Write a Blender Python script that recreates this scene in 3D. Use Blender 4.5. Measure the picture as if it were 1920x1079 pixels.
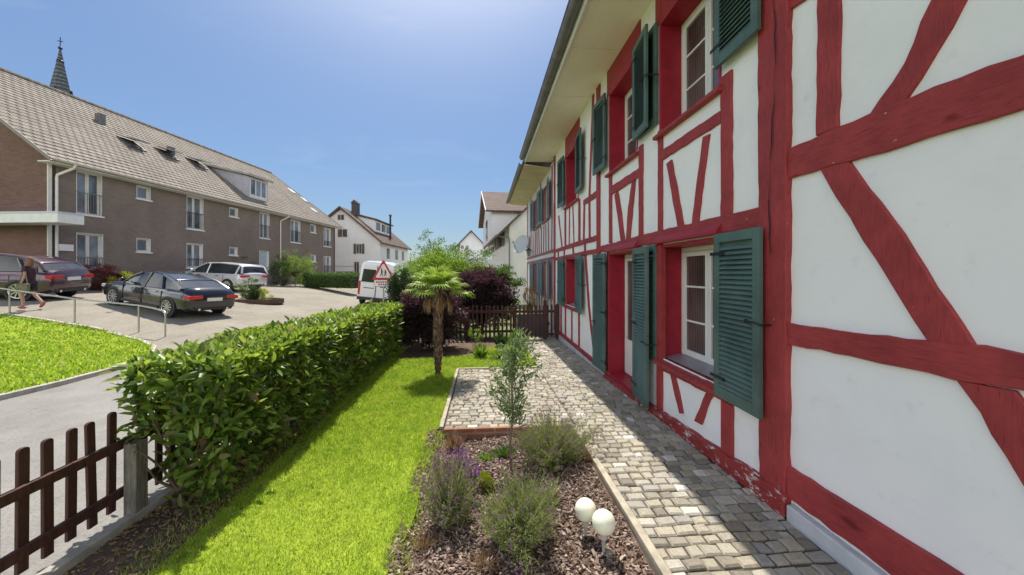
import bpy, bmesh, math, random
import numpy as np
from mathutils import Vector, Matrix
R=math.radians
random.seed(7); rng=np.random.default_rng(7)
scene=bpy.context.scene
for o in list(bpy.data.objects): bpy.data.objects.remove(o)
# ---------------------------------------------------------------- camera, sky, sun, exposure
YAW=math.atan(55/700); F=700.0; HC=1.75
cd=bpy.data.cameras.new('camera'); cam=bpy.data.objects.new('camera',cd); scene.collection.objects.link(cam)
cam.location=(0,0,HC); cam.rotation_euler=(R(90),0,-YAW)
cd.sensor_width=36; cd.lens=36*F/1920; cd.shift_y=-28/1920; cd.clip_start=.05; cd.clip_end=3000
scene.camera=cam
SUN_D=Vector((.09,-.525,-1)).normalized()          # the way the light travels
elev=math.asin(-SUN_D.z); az=math.atan2(-SUN_D.x,-SUN_D.y)
w=bpy.data.worlds.new('World'); scene.world=w; w.use_nodes=True
nt=w.node_tree; bg=nt.nodes['Background']; sk=nt.nodes.new('ShaderNodeTexSky'); sk.sky_type='NISHITA'
sk.sun_disc=False; sk.sun_elevation=elev; sk.sun_rotation=az; sk.altitude=400; sk.air_density=1.0; sk.dust_density=.3; sk.ozone_density=3.0
FILL_CLOUD=14.0  # brightness of the cloud added as fill light
def wm(op,*v):
    m=nt.nodes.new('ShaderNodeMath'); m.operation=op
    for i,x in enumerate(v):
        if hasattr(x,'links'): nt.links.new(x,m.inputs[i])
        else: m.inputs[i].default_value=x
    return m.outputs[0]
def wv(op,*v):
    m=nt.nodes.new('ShaderNodeVectorMath'); m.operation=op; k=0
    for i,x in enumerate(v):
        if hasattr(x,'links'): nt.links.new(x,m.inputs['Scale'] if (op=='SCALE' and i==1) else m.inputs[i])
        elif op=='SCALE' and i==1: m.inputs['Scale'].default_value=x
        else: m.inputs[i].default_value=x
    return m.outputs['Value'] if op=='DOT_PRODUCT' else m.outputs[0]
# the clear sky, its range gently compressed so that horizon and zenith both hold their blue
dirv=nt.nodes.new('ShaderNodeTexCoord').outputs['Generated']
lum=wv('DOT_PRODUCT',sk.outputs[0],(.2,.7,.1)); sc_=wm('DIVIDE',1.0,wm('ADD',1.0,wm('MULTIPLY',lum,.19)))
col_=wv('SCALE',sk.outputs[0],sc_); col_=wv('MULTIPLY',col_,(.98,1.0,1.02))
# extra glow added round the sun and a trace of cirrus
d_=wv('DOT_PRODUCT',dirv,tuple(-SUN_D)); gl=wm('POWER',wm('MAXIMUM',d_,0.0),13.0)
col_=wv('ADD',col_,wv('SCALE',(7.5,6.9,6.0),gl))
tn=nt.nodes.new('ShaderNodeTexNoise'); mp_=nt.nodes.new('ShaderNodeMapping'); mp_.inputs['Scale'].default_value=(1.2,1.6,5.5); mp_.inputs['Rotation'].default_value=(.5,.35,.2); nt.links.new(dirv,mp_.inputs[0]); nt.links.new(mp_.outputs[0],tn.inputs[0]); tn.inputs['Scale'].default_value=2.2; tn.inputs['Detail'].default_value=7; tn.inputs['Roughness'].default_value=.62; tn.inputs['Distortion'].default_value=.6
cl_=wm('MULTIPLY',wm('MAXIMUM',wm('SUBTRACT',tn.outputs[0],.56),0.0),1.3)
col_=wv('ADD',col_,wv('SCALE',(1.0,.85,.6),cl_))
# added bank of bright cloud, unseen behind the camera, to lift the shaded wall
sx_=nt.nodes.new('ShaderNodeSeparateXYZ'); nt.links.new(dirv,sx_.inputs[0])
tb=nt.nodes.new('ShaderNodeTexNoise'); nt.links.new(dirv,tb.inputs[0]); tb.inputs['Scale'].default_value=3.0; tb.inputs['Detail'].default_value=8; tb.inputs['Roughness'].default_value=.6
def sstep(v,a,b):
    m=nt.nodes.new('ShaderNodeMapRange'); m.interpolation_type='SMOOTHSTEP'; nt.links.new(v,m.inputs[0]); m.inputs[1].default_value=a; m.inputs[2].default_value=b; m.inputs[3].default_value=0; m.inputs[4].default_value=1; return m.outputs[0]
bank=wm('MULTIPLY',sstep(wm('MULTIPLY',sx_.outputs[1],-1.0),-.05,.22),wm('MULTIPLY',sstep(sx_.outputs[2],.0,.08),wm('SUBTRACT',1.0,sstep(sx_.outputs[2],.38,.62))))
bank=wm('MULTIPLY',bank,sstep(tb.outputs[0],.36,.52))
mxb=nt.nodes.new('ShaderNodeMix'); mxb.data_type='RGBA'; nt.links.new(bank,mxb.inputs[0]); nt.links.new(col_,mxb.inputs[6]); mxb.inputs[7].default_value=(FILL_CLOUD*.97,FILL_CLOUD*.96,FILL_CLOUD*.93,1)
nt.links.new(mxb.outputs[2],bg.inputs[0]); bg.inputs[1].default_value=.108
sl=bpy.data.lights.new('sun','SUN'); sl.energy=3.8; sl.angle=R(.5); sl.color=(1,.93,.82)
so=bpy.data.objects.new('sun',sl); so.rotation_euler=SUN_D.to_track_quat('-Z','Y').to_euler(); so.location=(0,0,30); scene.collection.objects.link(so)
vs=scene.view_settings; vs.view_transform='Standard'; vs.look='None'; vs.gamma=1; vs.use_curve_mapping=False; vs.exposure=.84

# ---------------------------------------------------------------- geometry of the view and ground heights
ca,sa=math.cos(YAW),math.sin(YAW)
def c2w(xc,zc): return (xc*ca+zc*sa, -xc*sa+zc*ca)
def w2c(x,y): return (x*ca-y*sa, x*sa+y*ca)
def ray(px,py):
    u=(px-960)/F; return Vector((u*ca+sa, ca-u*sa, (512-py)/F))
def smooth(t): t=min(1,max(0,t)); return t*t*(3-2*t)
def gz(x,y):
    xc,zc=w2c(x,y)
    z=-.02*min(10,max(0,y-2.5))
    a=max(0,-xc-7); r=.12*min(a,7)+.06*min(8,max(0,a-7))
    return z+r*smooth((zc-8.5)/4.5)
DW=2.21
def W(px,py,X=DW):
    d=ray(px,py); t=X/d.x; return (d.y*t, HC+d.z*t)
class Frame:
    """vertical-plane frame: origin in the world, local y along, local x to its right"""
    def __init__(s,x,y,z,ang): s.o=Vector((x,y,z)); s.a=ang; s.M=Matrix.Translation(s.o)@Matrix.Rotation(ang,4,'Z'); s.I=s.M.inverted()
    def hit(s,px,py,x=0):                     # on the local plane x=const -> (y,z)
        o=s.I@Vector((0,0,HC)); d=s.I.to_3x3()@ray(px,py); t=(x-o.x)/d.x; p=o+d*t; return p.y,p.z
    def hity(s,px,py,y=0):                    # on the local plane y=const -> (x,z)
        o=s.I@Vector((0,0,HC)); d=s.I.to_3x3()@ray(px,py); t=(y-o.y)/d.y; p=o+d*t; return p.x,p.z

# ---------------------------------------------------------------- scene helpers
C=scene.collection
def tag(o,label=None,cat=None,group=None,kind=None):
    if label:o['label']=label
    if cat:o['category']=cat
    if group:o['group']=group
    if kind:o['kind']=kind
    return o
def empty(name,loc,rz=0,label=None,cat=None,group=None):
    o=bpy.data.objects.new(name,None); C.objects.link(o); o.location=loc; o.rotation_euler=(0,0,rz); o.empty_display_size=.2
    return tag(o,label,cat,group)
def mesh_np(name,V,faces_idx,loops_per,mat,parent=None,smooth_=False,matidx=None):
    me=bpy.data.meshes.new(name); V=np.asarray(V,dtype=np.float32); n=len(faces_idx)
    me.vertices.add(len(V)); me.vertices.foreach_set('co',V.ravel())
    me.loops.add(n*loops_per); me.loops.foreach_set('vertex_index',np.asarray(faces_idx,dtype=np.int32).ravel())
    me.polygons.add(n); me.polygons.foreach_set('loop_start',np.arange(0,n*loops_per,loops_per,dtype=np.int32))
    if matidx is not None: me.polygons.foreach_set('material_index',np.asarray(matidx,dtype=np.int32))
    me.polygons.foreach_set('use_smooth',np.full(n,smooth_))
    me.update(calc_edges=True); me.validate()
    for m in (mat if isinstance(mat,(list,tuple)) else [mat]): me.materials.append(m)
    o=bpy.data.objects.new(name,me); C.objects.link(o)
    if parent: o.parent=parent
    return o
class MB:
    def __init__(s,off=(0,0,0)): s.v=[]; s.f=[]; s.off=Vector(off); s.sm=False
    def add(s,vs,fs):
        b=len(s.v); s.v+= [Vector(v)-s.off for v in vs]; s.f+=[tuple(b+i for i in f) for f in fs]; return s
    def box(s,x0,y0,z0,x1,y1,z1,M=None):
        if x0>x1:x0,x1=x1,x0
        if y0>y1:y0,y1=y1,y0
        if z0>z1:z0,z1=z1,z0
        vs=[Vector(p) for p in ((x0,y0,z0),(x1,y0,z0),(x1,y1,z0),(x0,y1,z0),(x0,y0,z1),(x1,y0,z1),(x1,y1,z1),(x0,y1,z1))]
        if M: vs=[M@v for v in vs]
        return s.add(vs,[(0,3,2,1),(4,5,6,7),(0,1,5,4),(1,2,6,5),(2,3,7,6),(3,0,4,7)])
    def prism(s,poly,a,b,axis='x'):
        """poly in the two other axes, extruded from a to b"""
        n=len(poly)
        def P(p,t): return {'x':(t,p[0],p[1]),'y':(p[0],t,p[1]),'z':(p[0],p[1],t)}[axis]
        vs=[P(p,a) for p in poly]+[P(p,b) for p in poly]
        fs=[tuple(range(n))[::-1],tuple(range(n,2*n))]+[(i,(i+1)%n,n+(i+1)%n,n+i) for i in range(n)]
        return s.add(vs,fs)
    def tube(s,pts,r,n=8,caps=True):
        pts=[Vector(p) for p in pts]; m=len(pts)
        rs=list(r) if isinstance(r,(list,tuple)) else [r]*m
        vs=[];prev=None
        for i,p in enumerate(pts):
            d=(pts[min(i+1,m-1)]-pts[max(i-1,0)]); d=d.normalized() if d.length>1e-9 else Vector((0,0,1))
            if prev is None:
                u=d.orthogonal().normalized()
            else:
                u=prev-d*prev.dot(d); u=u.normalized() if u.length>1e-6 else d.orthogonal().normalized()
            prev=u; v=d.cross(u)
            for k in range(n):
                a=2*math.pi*k/n; vs.append(p+(u*math.cos(a)+v*math.sin(a))*rs[i])
        fs=[(i*n+k,i*n+(k+1)%n,(i+1)*n+(k+1)%n,(i+1)*n+k) for i in range(m-1) for k in range(n)]
        if caps: fs+=[tuple(range(n))[::-1],tuple(range((m-1)*n,m*n))]
        s.sm=True
        return s.add(vs,fs)
    def lathe(s,prof,c=(0,0,0),n=20,M=None,caps=False):
        vs=[];m=len(prof)
        for (r,z) in prof:
            for k in range(n):
                a=2*math.pi*k/n; v=Vector((r*math.cos(a),r*math.sin(a),z))
                if M: v=M@v
                vs.append(v+Vector(c))
        fs=[(i*n+k,i*n+(k+1)%n,(i+1)*n+(k+1)%n,(i+1)*n+k) for i in range(m-1) for k in range(n)]
        if caps: fs+=[tuple(range(n))[::-1],tuple(range((m-1)*n,m*n))]
        s.sm=True
        return s.add(vs,fs)
    def sphere(s,c,r,n=16,m=10,sc=(1,1,1)):
        prof=[(max(1e-4,r*math.sin(math.pi*i/m)),-r*math.cos(math.pi*i/m)) for i in range(m+1)]
        return s.lathe(prof,c,n,Matrix.Diagonal((*sc,1)).to_3x3())
    def build(s,name,mat,parent=None,bevel=0,smooth_=None):
        me=bpy.data.meshes.new(name); me.from_pydata([tuple(v) for v in s.v],[],s.f); me.update()
        bm=bmesh.new(); bm.from_mesh(me); bmesh.ops.recalc_face_normals(bm,faces=bm.faces); bm.to_mesh(me); bm.free()
        for m_ in (mat if isinstance(mat,(list,tuple)) else [mat]): me.materials.append(m_)
        o=bpy.data.objects.new(name,me); C.objects.link(o)
        if parent: o.parent=parent
        if bevel:
            md=o.modifiers.new('bevel','BEVEL'); md.width=bevel; md.segments=2; md.limit_method='ANGLE'; md.angle_limit=R(40)
        if smooth_ or (smooth_ is None and s.sm):
            me.polygons.foreach_set('use_smooth',[True]*len(me.polygons))
            try: me.set_sharp_from_angle(angle=R(40))
            except Exception: pass
        return o

# ---------------------------------------------------------------- materials
MATS={}
def nodes(name):
    m=bpy.data.materials.new(name); m.use_nodes=True; n=m.node_tree; return m,n,n.nodes['Principled BSDF']
def setspec(b,v): b.inputs['Specular IOR Level'].default_value=v
def ramp(n,stops):
    r=n.nodes.new('ShaderNodeValToRGB'); e=r.color_ramp.elements
    while len(e)<len(stops): e.new(.5)
    for i,(p,c) in enumerate(stops): e[i].position=p; e[i].color=(*c,1) if len(c)==3 else c
    return r
def mix(n,a,b,fac,mode='MIX'):
    m=n.nodes.new('ShaderNodeMix'); m.data_type='RGBA'; m.blend_type=mode
    for sock,val in ((m.inputs[6],a),(m.inputs[7],b)):
        if hasattr(val,'type') and hasattr(val,'links'): n.links.new(val,sock)
        else: sock.default_value=(*val,1)
    if hasattr(fac,'links'): n.links.new(fac,m.inputs[0])
    else: m.inputs[0].default_value=fac
    return m.outputs[2]
def noise(n,scale,detail=4,rough=.6,vec=None,out=0,stretch=None):
    t=n.nodes.new('ShaderNodeTexNoise'); t.inputs['Scale'].default_value=scale; t.inputs['Detail'].default_value=detail; t.inputs['Roughness'].default_value=rough
    if vec is None:
        tc=n.nodes.new('ShaderNodeNewGeometry').outputs['Position'] if out==0 else None
        vec=tc
    if stretch:
        mp=n.nodes.new('ShaderNodeMapping'); mp.inputs['Scale'].default_value=stretch; n.links.new(vec,mp.inputs[0]); vec=mp.outputs[0]
    n.links.new(vec,t.inputs['Vector'])
    return t.outputs[0]
def objco(n): return n.nodes.new('ShaderNodeTexCoord').outputs['Object']
def bumpn(n,b,h,strength=.3,dist=.01):
    u=n.nodes.new('ShaderNodeBump'); u.inputs['Strength'].default_value=strength; u.inputs['Distance'].default_value=dist
    n.links.new(h,u.inputs['Height']); n.links.new(u.outputs[0],b.inputs['Normal'])
def pbr(name,col,rough=.6,var=.15,scale=8,bump=0,metal=0,spec=.5,bscale=None,stretch=None,col2=None,coat=0):
    if name in MATS: return MATS[name]
    m,n,b=nodes(name); b.inputs['Roughness'].default_value=rough; b.inputs['Metallic'].default_value=metal; setspec(b,spec)
    c2=col2 or tuple(max(0,c*(1-2*var)) for c in col); c1=tuple(min(1,c*(1+var*.6)) for c in col)
    f=noise(n,scale,5,.65,objco(n),1,stretch); r=ramp(n,[(.3,c2),(.62,c1)]); n.links.new(f,r.inputs[0]); n.links.new(r.outputs[0],b.inputs['Base Color'])
    if bump: bumpn(n,b,noise(n,bscale or scale*6,4,.6,objco(n),1,stretch),bump,.006)
    if coat: b.inputs['Coat Weight'].default_value=coat; b.inputs['Coat Roughness'].default_value=.05
    MATS[name]=m; return m
def leafmat(name,cols,trans=.35,rough=.4,spec=.5,tcol=None,patch=None):
    """leaf colour varies per leaf; thin leaves let light through"""
    if name in MATS: return MATS[name]
    m,n,b=nodes(name); g=n.nodes.new('ShaderNodeNewGeometry')
    k=len(cols); r=ramp(n,[(i/(k-1) if k>1 else 0,c) for i,c in enumerate(cols)])
    n.links.new(g.outputs['Random Per Island'],r.inputs[0])
    out=r.outputs[0]
    if patch:
        pn=noise(n,patch,6,.7,objco(n),1); pr_=ramp(n,[(.34,(.42,.55,.5)),(.5,(.95,.97,.9)),(.68,(1.2,1.12,1.4))]); n.links.new(pn,pr_.inputs[0]); out=mix(n,out,pr_.outputs[0],1.0,'MULTIPLY'); pn=noise(n,patch*.22,4,.6,objco(n),1); pr_=ramp(n,[(.36,(.78,.86,.8)),(.6,(1.06,1.0,1.1))]); n.links.new(pn,pr_.inputs[0]); out=mix(n,out,pr_.outputs[0],1.0,'MULTIPLY')
    n.links.new(out,b.inputs['Base Color']); b.inputs['Roughness'].default_value=rough; setspec(b,spec)
    t=n.nodes.new('ShaderNodeBsdfTranslucent')
    br=mix(n,out,tcol or (1.0,1.0,.25),.6 if tcol is None else .5,'MULTIPLY' if tcol is None else 'MIX')
    gm=n.nodes.new('ShaderNodeGamma'); gm.inputs[1].default_value=.78; n.links.new(br,gm.inputs[0]); n.links.new(gm.outputs[0],t.inputs[0])
    ms=n.nodes.new('ShaderNodeMixShader'); ms.inputs[0].default_value=trans
    n.links.new(b.outputs[0],ms.inputs[1]); n.links.new(t.outputs[0],ms.inputs[2]); n.links.new(ms.outputs[0],n.nodes['Material Output'].inputs[0])
    MATS[name]=m; return m
def glassmat(name,col=(.03,.032,.035),rough=.06,var=True):
    if name in MATS: return MATS[name]
    m,n,b=nodes(name); b.inputs['Roughness'].default_value=rough; setspec(b,.7)
    f=noise(n,1.3,3,.5,objco(n),1,(1,1,.7)); r=ramp(n,[(.35,tuple(c*.5 for c in col)),(.65,tuple(c*1.8 for c in col))]); n.links.new(f,r.inputs[0]); n.links.new(r.outputs[0],b.inputs['Base Color'])
    MATS[name]=m; return m
def brickmat(name,c1,c2,mortar,w_,h_,ms=.01,bump=.4,rough=.85,slope=None,freq=2,off=.5,blotch=.25):
    m,n,b=nodes(name); tc=objco(n); sp=n.nodes.new('ShaderNodeSeparateXYZ'); n.links.new(tc,sp.inputs[0])
    ad=n.nodes.new('ShaderNodeMath'); ad.operation='ADD'; cb=n.nodes.new('ShaderNodeCombineXYZ')
    if slope is None: n.links.new(sp.outputs[0],ad.inputs[0]); n.links.new(sp.outputs[1],ad.inputs[1]); n.links.new(sp.outputs[2],cb.inputs[1])
    else:
        n.links.new(sp.outputs[1],ad.inputs[0]); ad.inputs[1].default_value=0
        ml=n.nodes.new('ShaderNodeMath'); ml.operation='MULTIPLY'; ml.inputs[1].default_value=slope; n.links.new(sp.outputs[2],ml.inputs[0]); n.links.new(ml.outputs[0],cb.inputs[1])
    n.links.new(ad.outputs[0],cb.inputs[0])
    t=n.nodes.new('ShaderNodeTexBrick'); t.offset=off; t.offset_frequency=freq; t.inputs['Scale'].default_value=1; t.inputs['Brick Width'].default_value=w_; t.inputs['Row Height'].default_value=h_
    t.inputs['Mortar Size'].default_value=ms; t.inputs['Mortar Smooth'].default_value=.3; t.inputs['Bias'].default_value=0
    t.inputs['Color1'].default_value=(*c1,1); t.inputs['Color2'].default_value=(*c2,1); t.inputs['Mortar'].default_value=(*mortar,1)
    n.links.new(cb.outputs[0],t.inputs['Vector'])
    f=noise(n,.6,5,.7,tc,1); r=ramp(n,[(.3,(1-blotch,)*3),(.7,(1+blotch*.5,)*3)]); n.links.new(f,r.inputs[0])
    n.links.new(mix(n,t.outputs[0],r.outputs[0],1.0,'MULTIPLY'),b.inputs['Base Color'])
    b.inputs['Roughness'].default_value=rough; setspec(b,.3)
    iv=n.nodes.new('ShaderNodeMath'); iv.operation='SUBTRACT'; iv.inputs[0].default_value=1; n.links.new(t.outputs[1],iv.inputs[1])
    bumpn(n,b,iv.outputs[0],bump,.02)
    return m
def timbermat(name,col,dark,chips=.0,axis='z',rough=.65):
    m,n,b=nodes(name); tc=objco(n)
    st={'z':(16,16,2.2),'y':(16,2.2,16)}[axis]
    f=noise(n,5,6,.7,tc,1,st); r=ramp(n,[(.28,dark),(.5,col),(.75,tuple(min(1,c*1.18) for c in col))]); n.links.new(f,r.inputs[0])
    f2=noise(n,2.2,5,.7,tc,1); r2=ramp(n,[(.3,(.70,.66,.68)),(.65,(1.12,1.08,1.05))]); n.links.new(f2,r2.inputs[0])
    c=mix(n,r.outputs[0],r2.outputs[0],1.0,'MULTIPLY')
    fk=noise(n,3.4,2,.5,tc,1,{'z':(1.6,1.6,1),'y':(1.6,1,1.6)}[axis]); rk=ramp(n,[(.70,(1,1,1)),(.76,(.55,.45,.45))]); n.links.new(fk,rk.inputs[0]); c=mix(n,c,rk.outputs[0],1.0,'MULTIPLY')
    ck=noise(n,6,3,.5,tc,1,{'z':(26,26,1.1),'y':(26,1.1,26)}[axis]); rc=ramp(n,[(.66,(1,1,1)),(.70,(.55,.45,.45))]); n.links.new(ck,rc.inputs[0]); c=mix(n,c,rc.outputs[0],1.0,'MULTIPLY')
    if chips>0:
        st2={'z':(2.2,2.2,1.0),'y':(2.2,.8,2.2)}[axis]
        f3=noise(n,9,8,.75,tc,1,st2); r3=ramp(n,[(.5+chips,(0,0,0)),(.515+chips,(1,1,1))]); n.links.new(f3,r3.inputs[0])
        f4=noise(n,30,3,.6,tc,1); r4=ramp(n,[(.4,(.50,.42,.38)),(.62,(.80,.74,.72))]); n.links.new(f4,r4.inputs[0])
        c=mix(n,c,r4.outputs[0],r3.outputs[0])
    n.links.new(c,b.inputs['Base Color']); b.inputs['Roughness'].default_value=rough; setspec(b,.3)
    bumpn(n,b,f,.7,.005)
    return m
M={}
M['red']=timbermat('red_timber_paint',(.35,.050,.052),(.25,.036,.040),.185)
M['redh']=timbermat('red_timber_paint_along',(.35,.050,.052),(.25,.036,.040),.165,'y')
M['redflake']=timbermat('flaking_red_timber',(.34,.045,.042),(.20,.028,.028),.065,'y',.7)
M['reddeep']=pbr('deep_red_gloss_paint',(.34,.016,.035),.45,.12,6,.1,0,.4)
def plastermat():
    m,n,b=nodes('white_limewash_plaster'); tc=objco(n)
    f=noise(n,.9,6,.65,tc,1); r=ramp(n,[(.30,(.80,.805,.81)),(.5,(.87,.868,.862)),(.72,(.90,.895,.88))]); n.links.new(f,r.inputs[0])
    g=noise(n,7,7,.7,tc,1); r2=ramp(n,[(.28,(.90,.90,.90)),(.42,(1,1,1))]); n.links.new(g,r2.inputs[0])
    n.links.new(mix(n,r.outputs[0],r2.outputs[0],1.0,'MULTIPLY'),b.inputs['Base Color']); b.inputs['Roughness'].default_value=.92; setspec(b,.15)
    h=noise(n,5,8,.72,tc,1); bumpn(n,b,h,.28,.010); return m
M['plaster']=plastermat()
M['plaster_old']=pbr('white_limewash_plaster',(.87,.865,.85),.9,.025,1.6,.35,0,.2,14)
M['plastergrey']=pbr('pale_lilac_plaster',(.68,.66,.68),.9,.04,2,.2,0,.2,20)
M['plinth']=pbr('grey_cement_plinth',(.60,.61,.63),.9,.10,5,.35,0,.2)
M['green']=pbr('green_shutter_paint',(.080,.140,.122),.55,.22,2,.1,0,.45)
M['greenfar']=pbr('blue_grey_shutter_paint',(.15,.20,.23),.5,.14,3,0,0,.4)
M['frame']=pbr('white_window_paint',(.80,.79,.75),.4,.04,3,0,0,.5)
M['soffit']=pbr('cream_soffit_board',(.88,.81,.68),.8,.04,2.2,.1,0,.25,30,(1,.35,1))
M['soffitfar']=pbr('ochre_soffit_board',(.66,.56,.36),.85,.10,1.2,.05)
M['zinc']=pbr('weathered_zinc',(.20,.19,.19),.5,.18,4,.05,.5,.5)
M['zinc_light']=pbr('light_zinc',(.42,.43,.45),.45,.1,4,0,.6,.5)
M['iron']=pbr('dark_iron',(.03,.03,.035),.5,.2,20,0,.6,.5)
M['glass']=glassmat('window_glass',(.075,.062,.058))
_m=M['glass']; _n=_m.node_tree; _w=_n.nodes.new('ShaderNodeTexWave'); _w.bands_direction='Y'; _w.inputs['Scale'].default_value=9; _w.inputs['Distortion'].default_value=1.2; _w.inputs['Detail'].default_value=2; _n.links.new(objco(_n),_w.inputs[0])
_r=ramp(_n,[(.2,(.65,.65,.65)),(.8,(1.5,1.45,1.4))]); _n.links.new(_w.outputs[0],_r.inputs[0]); _b=_n.nodes['Principled BSDF']; _src=_b.inputs['Base Color'].links[0].from_socket; _n.links.new(mix(_n,_src,_r.outputs[0],1.0,'MULTIPLY'),_b.inputs['Base Color'])
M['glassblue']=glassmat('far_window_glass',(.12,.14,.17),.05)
M['steel']=pbr('galvanised_steel',(.42,.41,.39),.35,.1,12,0,.8,.5)
M['white_metal']=pbr('white_coated_metal',(.72,.72,.72),.45,.05,4)
M['concrete']=pbr('kerb_concrete',(.40,.38,.34),.9,.16,9,.4)
M['tilebrown']=None
# ================================================================= THE HALF-TIMBERED HOUSE
HL=Vector((DW,4,0)); HO=tuple(HL)
house=empty('half_timbered_house',HL,0,'long white half-timbered house with red beams and green shutters along the garden path','house')
def wall_grid(mb,x,y0,y1,z0,z1,ops):
    ys=sorted({y0,y1,*[o[0] for o in ops],*[o[1] for o in ops]}); zs=sorted({z0,z1,*[o[2] for o in ops],*[o[3] for o in ops]})
    for i in range(len(ys)-1):
        for j in range(len(zs)-1):
            cy,cz=(ys[i]+ys[i+1])/2,(zs[j]+zs[j+1])/2
            if any(o[0]<cy<o[1] and o[2]<cz<o[3] for o in ops): continue
            mb.add([(x,ys[i],zs[j]),(x,ys[i+1],zs[j]),(x,ys[i+1],zs[j+1]),(x,ys[i],zs[j+1])],[(0,1,2,3)])
YE=11.38                      # where the house ends and the neighbour begins
# openings: y0,y1,z0,z1,kind
G1=(3.30,4.51,.70,2.09); G2=(5.17,6.37,-.02,2.09); G3=(8.47,9.75,.92,2.12)
U1=(3.30,4.51,3.50,4.86); U2=(5.17,6.37,3.50,4.86); U3=(8.47,9.75,3.50,4.80)
OPS=[G1,G2,G3,U1,U2,U3]
mb=MB(HO); wall_grid(mb,DW,-3.2,YE,-.3,5.32,OPS)
mb.box(DW+.02,-3.2,-.3,9.5,-3.15,5.3); mb.box(9.45,-3.1,-.3,9.5,YE,5.3); mb.box(DW+.02,YE-.04,-.3,9.5,YE,5.3)
wl=mb.build('wall',M['plaster'],house)
# reveals (deep red linings), sills, windows, shutters
REC=.26
def reveal(o,door=False,depth=REC):
    y0,y1,z0,z1=o; m=MB(HO); t=.035; X0=DW-.012; X1=DW+depth+.07
    m.box(X0,y0,z0,X1,y0+t,z1); m.box(X0,y1-t,z0,X1,y1,z1); m.box(X0,y0+t,z1-t,X1,y1-t,z1); 
    if door: m.box(X0,y0+t,z0-.12,X1,y1-t,z0+.03)
    return m.build('window_reveal' if not door else 'door_reveal',M['reddeep'],house,.003)
def window(o,parent=house,off=HO,X=None,muntins=2,glass=None,fw=.055,name='window',curtain=True):
    y0,y1,z0,z1=o; X=X or DW+REC; m=MB(off); y0+=.036;y1-=.036;z1-=.036
    m.box(X,y0,z0,X+.07,y0+fw,z1); m.box(X,y1-fw,z0,X+.07,y1,z1); m.box(X,y0+fw,z0,X+.07,y1-fw,z0+fw); m.box(X,y0+fw,z1-fw,X+.07,y1-fw,z1)
    yc=(y0+y1)/2
    fr=m.build(name,M['frame'],parent,.004)
    for a,b in ((y0+fw,yc),(yc,y1-fw)):
        s=MB(off); q=.052; X2=X-.012
        a+=.004;b-=.004; zb=z0+fw+.004; zt=z1-fw-.004
        s.box(X2,a,zb,X2+.05,a+q,zt); s.box(X2,b-q,zb,X2+.05,b,zt); s.box(X2,a+q,zb,X2+.05,b-q,zb+q*1.2); s.box(X2,a+q,zt-q,X2+.05,b-q,zt)
        for k in range(muntins):
            z=zb+(zt-zb)*(k+1)/(muntins+1); s.box(X2+.006,a+q,z-.011,X2+.03,b-q,z+.011)
        s.build('sash',M['frame'],fr,.003)
        g=MB(off); g.box(X2+.02,a+q-.006,zb+q-.006,X2+.026,b-q+.006,zt-q+.006); g.build('pane',glass or M['glass'],fr)
    return fr
def shutter(hy,z0,z1,w,sgn,x0,ang=R(4),parent=house,off=HO,mat=None,name='shutter',hinges=True,stay=True):
    """hinged at y=hy, reaching w along sgn*Y, swung almost flat to the wall"""
    mt=mat or M['green']; T=Matrix.Translation((x0,hy,z0))@Matrix.Rotation(sgn*ang,4,'Z')
    h=z1-z0; fw=.075; th=.036
    def bx(m,a,b,c,d,e,f):      # x outwards negative
        y0,y1=sorted((sgn*b,sgn*e)); m.box(-d,y0,c,-a,y1,f,T)
    m=MB(off); bx(m,0,0,0,th,fw,h); bx(m,0,w-fw,0,th,w,h); bx(m,0,fw,0,th,w-fw,fw*1.25); bx(m,0,fw,h-fw*1.1,th,w-fw,h)
    fr=m.build(name,mt,parent,.003)
    s=MB(off); pitch=.042; z=fw*1.25+.005
    while z<h-fw*1.1-.03:
        y0,y1=sorted((sgn*fw,sgn*(w-fw)))
        s.add([T@Vector(p) for p in ((-th+.003,y0,z),(-th+.003,y1,z),(-.004,y1,z+.034),(-.004,y0,z+.034),(-th+.003,y0,z+.008),(-th+.003,y1,z+.008),(-.004,y1,z+.042),(-.004,y0,z+.042))],
              [(0,1,2,3),(4,7,6,5),(0,4,5,1),(2,6,7,3),(0,3,7,4),(1,5,6,2)])
        z+=pitch
    # thin back board behind the slats keeps the wall out of sight
    y0,y1=sorted((sgn*fw,sgn*(w-fw))); s.box(-.003,y0,fw*1.2,0,y1,h-fw,T)
    s.build('louvre_slats',mt,fr)
    if hinges:
        q=MB(off)
        for zz in (.18,h*.5,h-.18):
            if zz==h*.5 and h<1.6: continue
            y0,y1=sorted((-sgn*.05,sgn*.16)); q.box(-th-.006,y0,zz-.014,-th-.001,y1,zz+.014,T)
            q.tube([T@Vector((-th*.5,-sgn*.012,zz-.045)),T@Vector((-th*.5,-sgn*.012,zz+.045))],.011,6)
        q.build('hinge',M['iron'],fr,smooth_=False)
    if stay:
        q=MB(off); zz=h*.5 if h<1.6 else h*.40
        p=[T@Vector((-th-.012,sgn*(w-.13),zz)),T@Vector((-th-.014,sgn*(w-.03),zz)),T@Vector((-th-.01,sgn*(w+.03),zz-.01)),Vector((DW-.005,hy+sgn*(w+.045),z0+zz-.012))]
        q.tube(p,.008,6); q.sphere(p[0],.016,8,6); q.build('shutter_stay',M['iron'],fr)
    return fr
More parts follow.
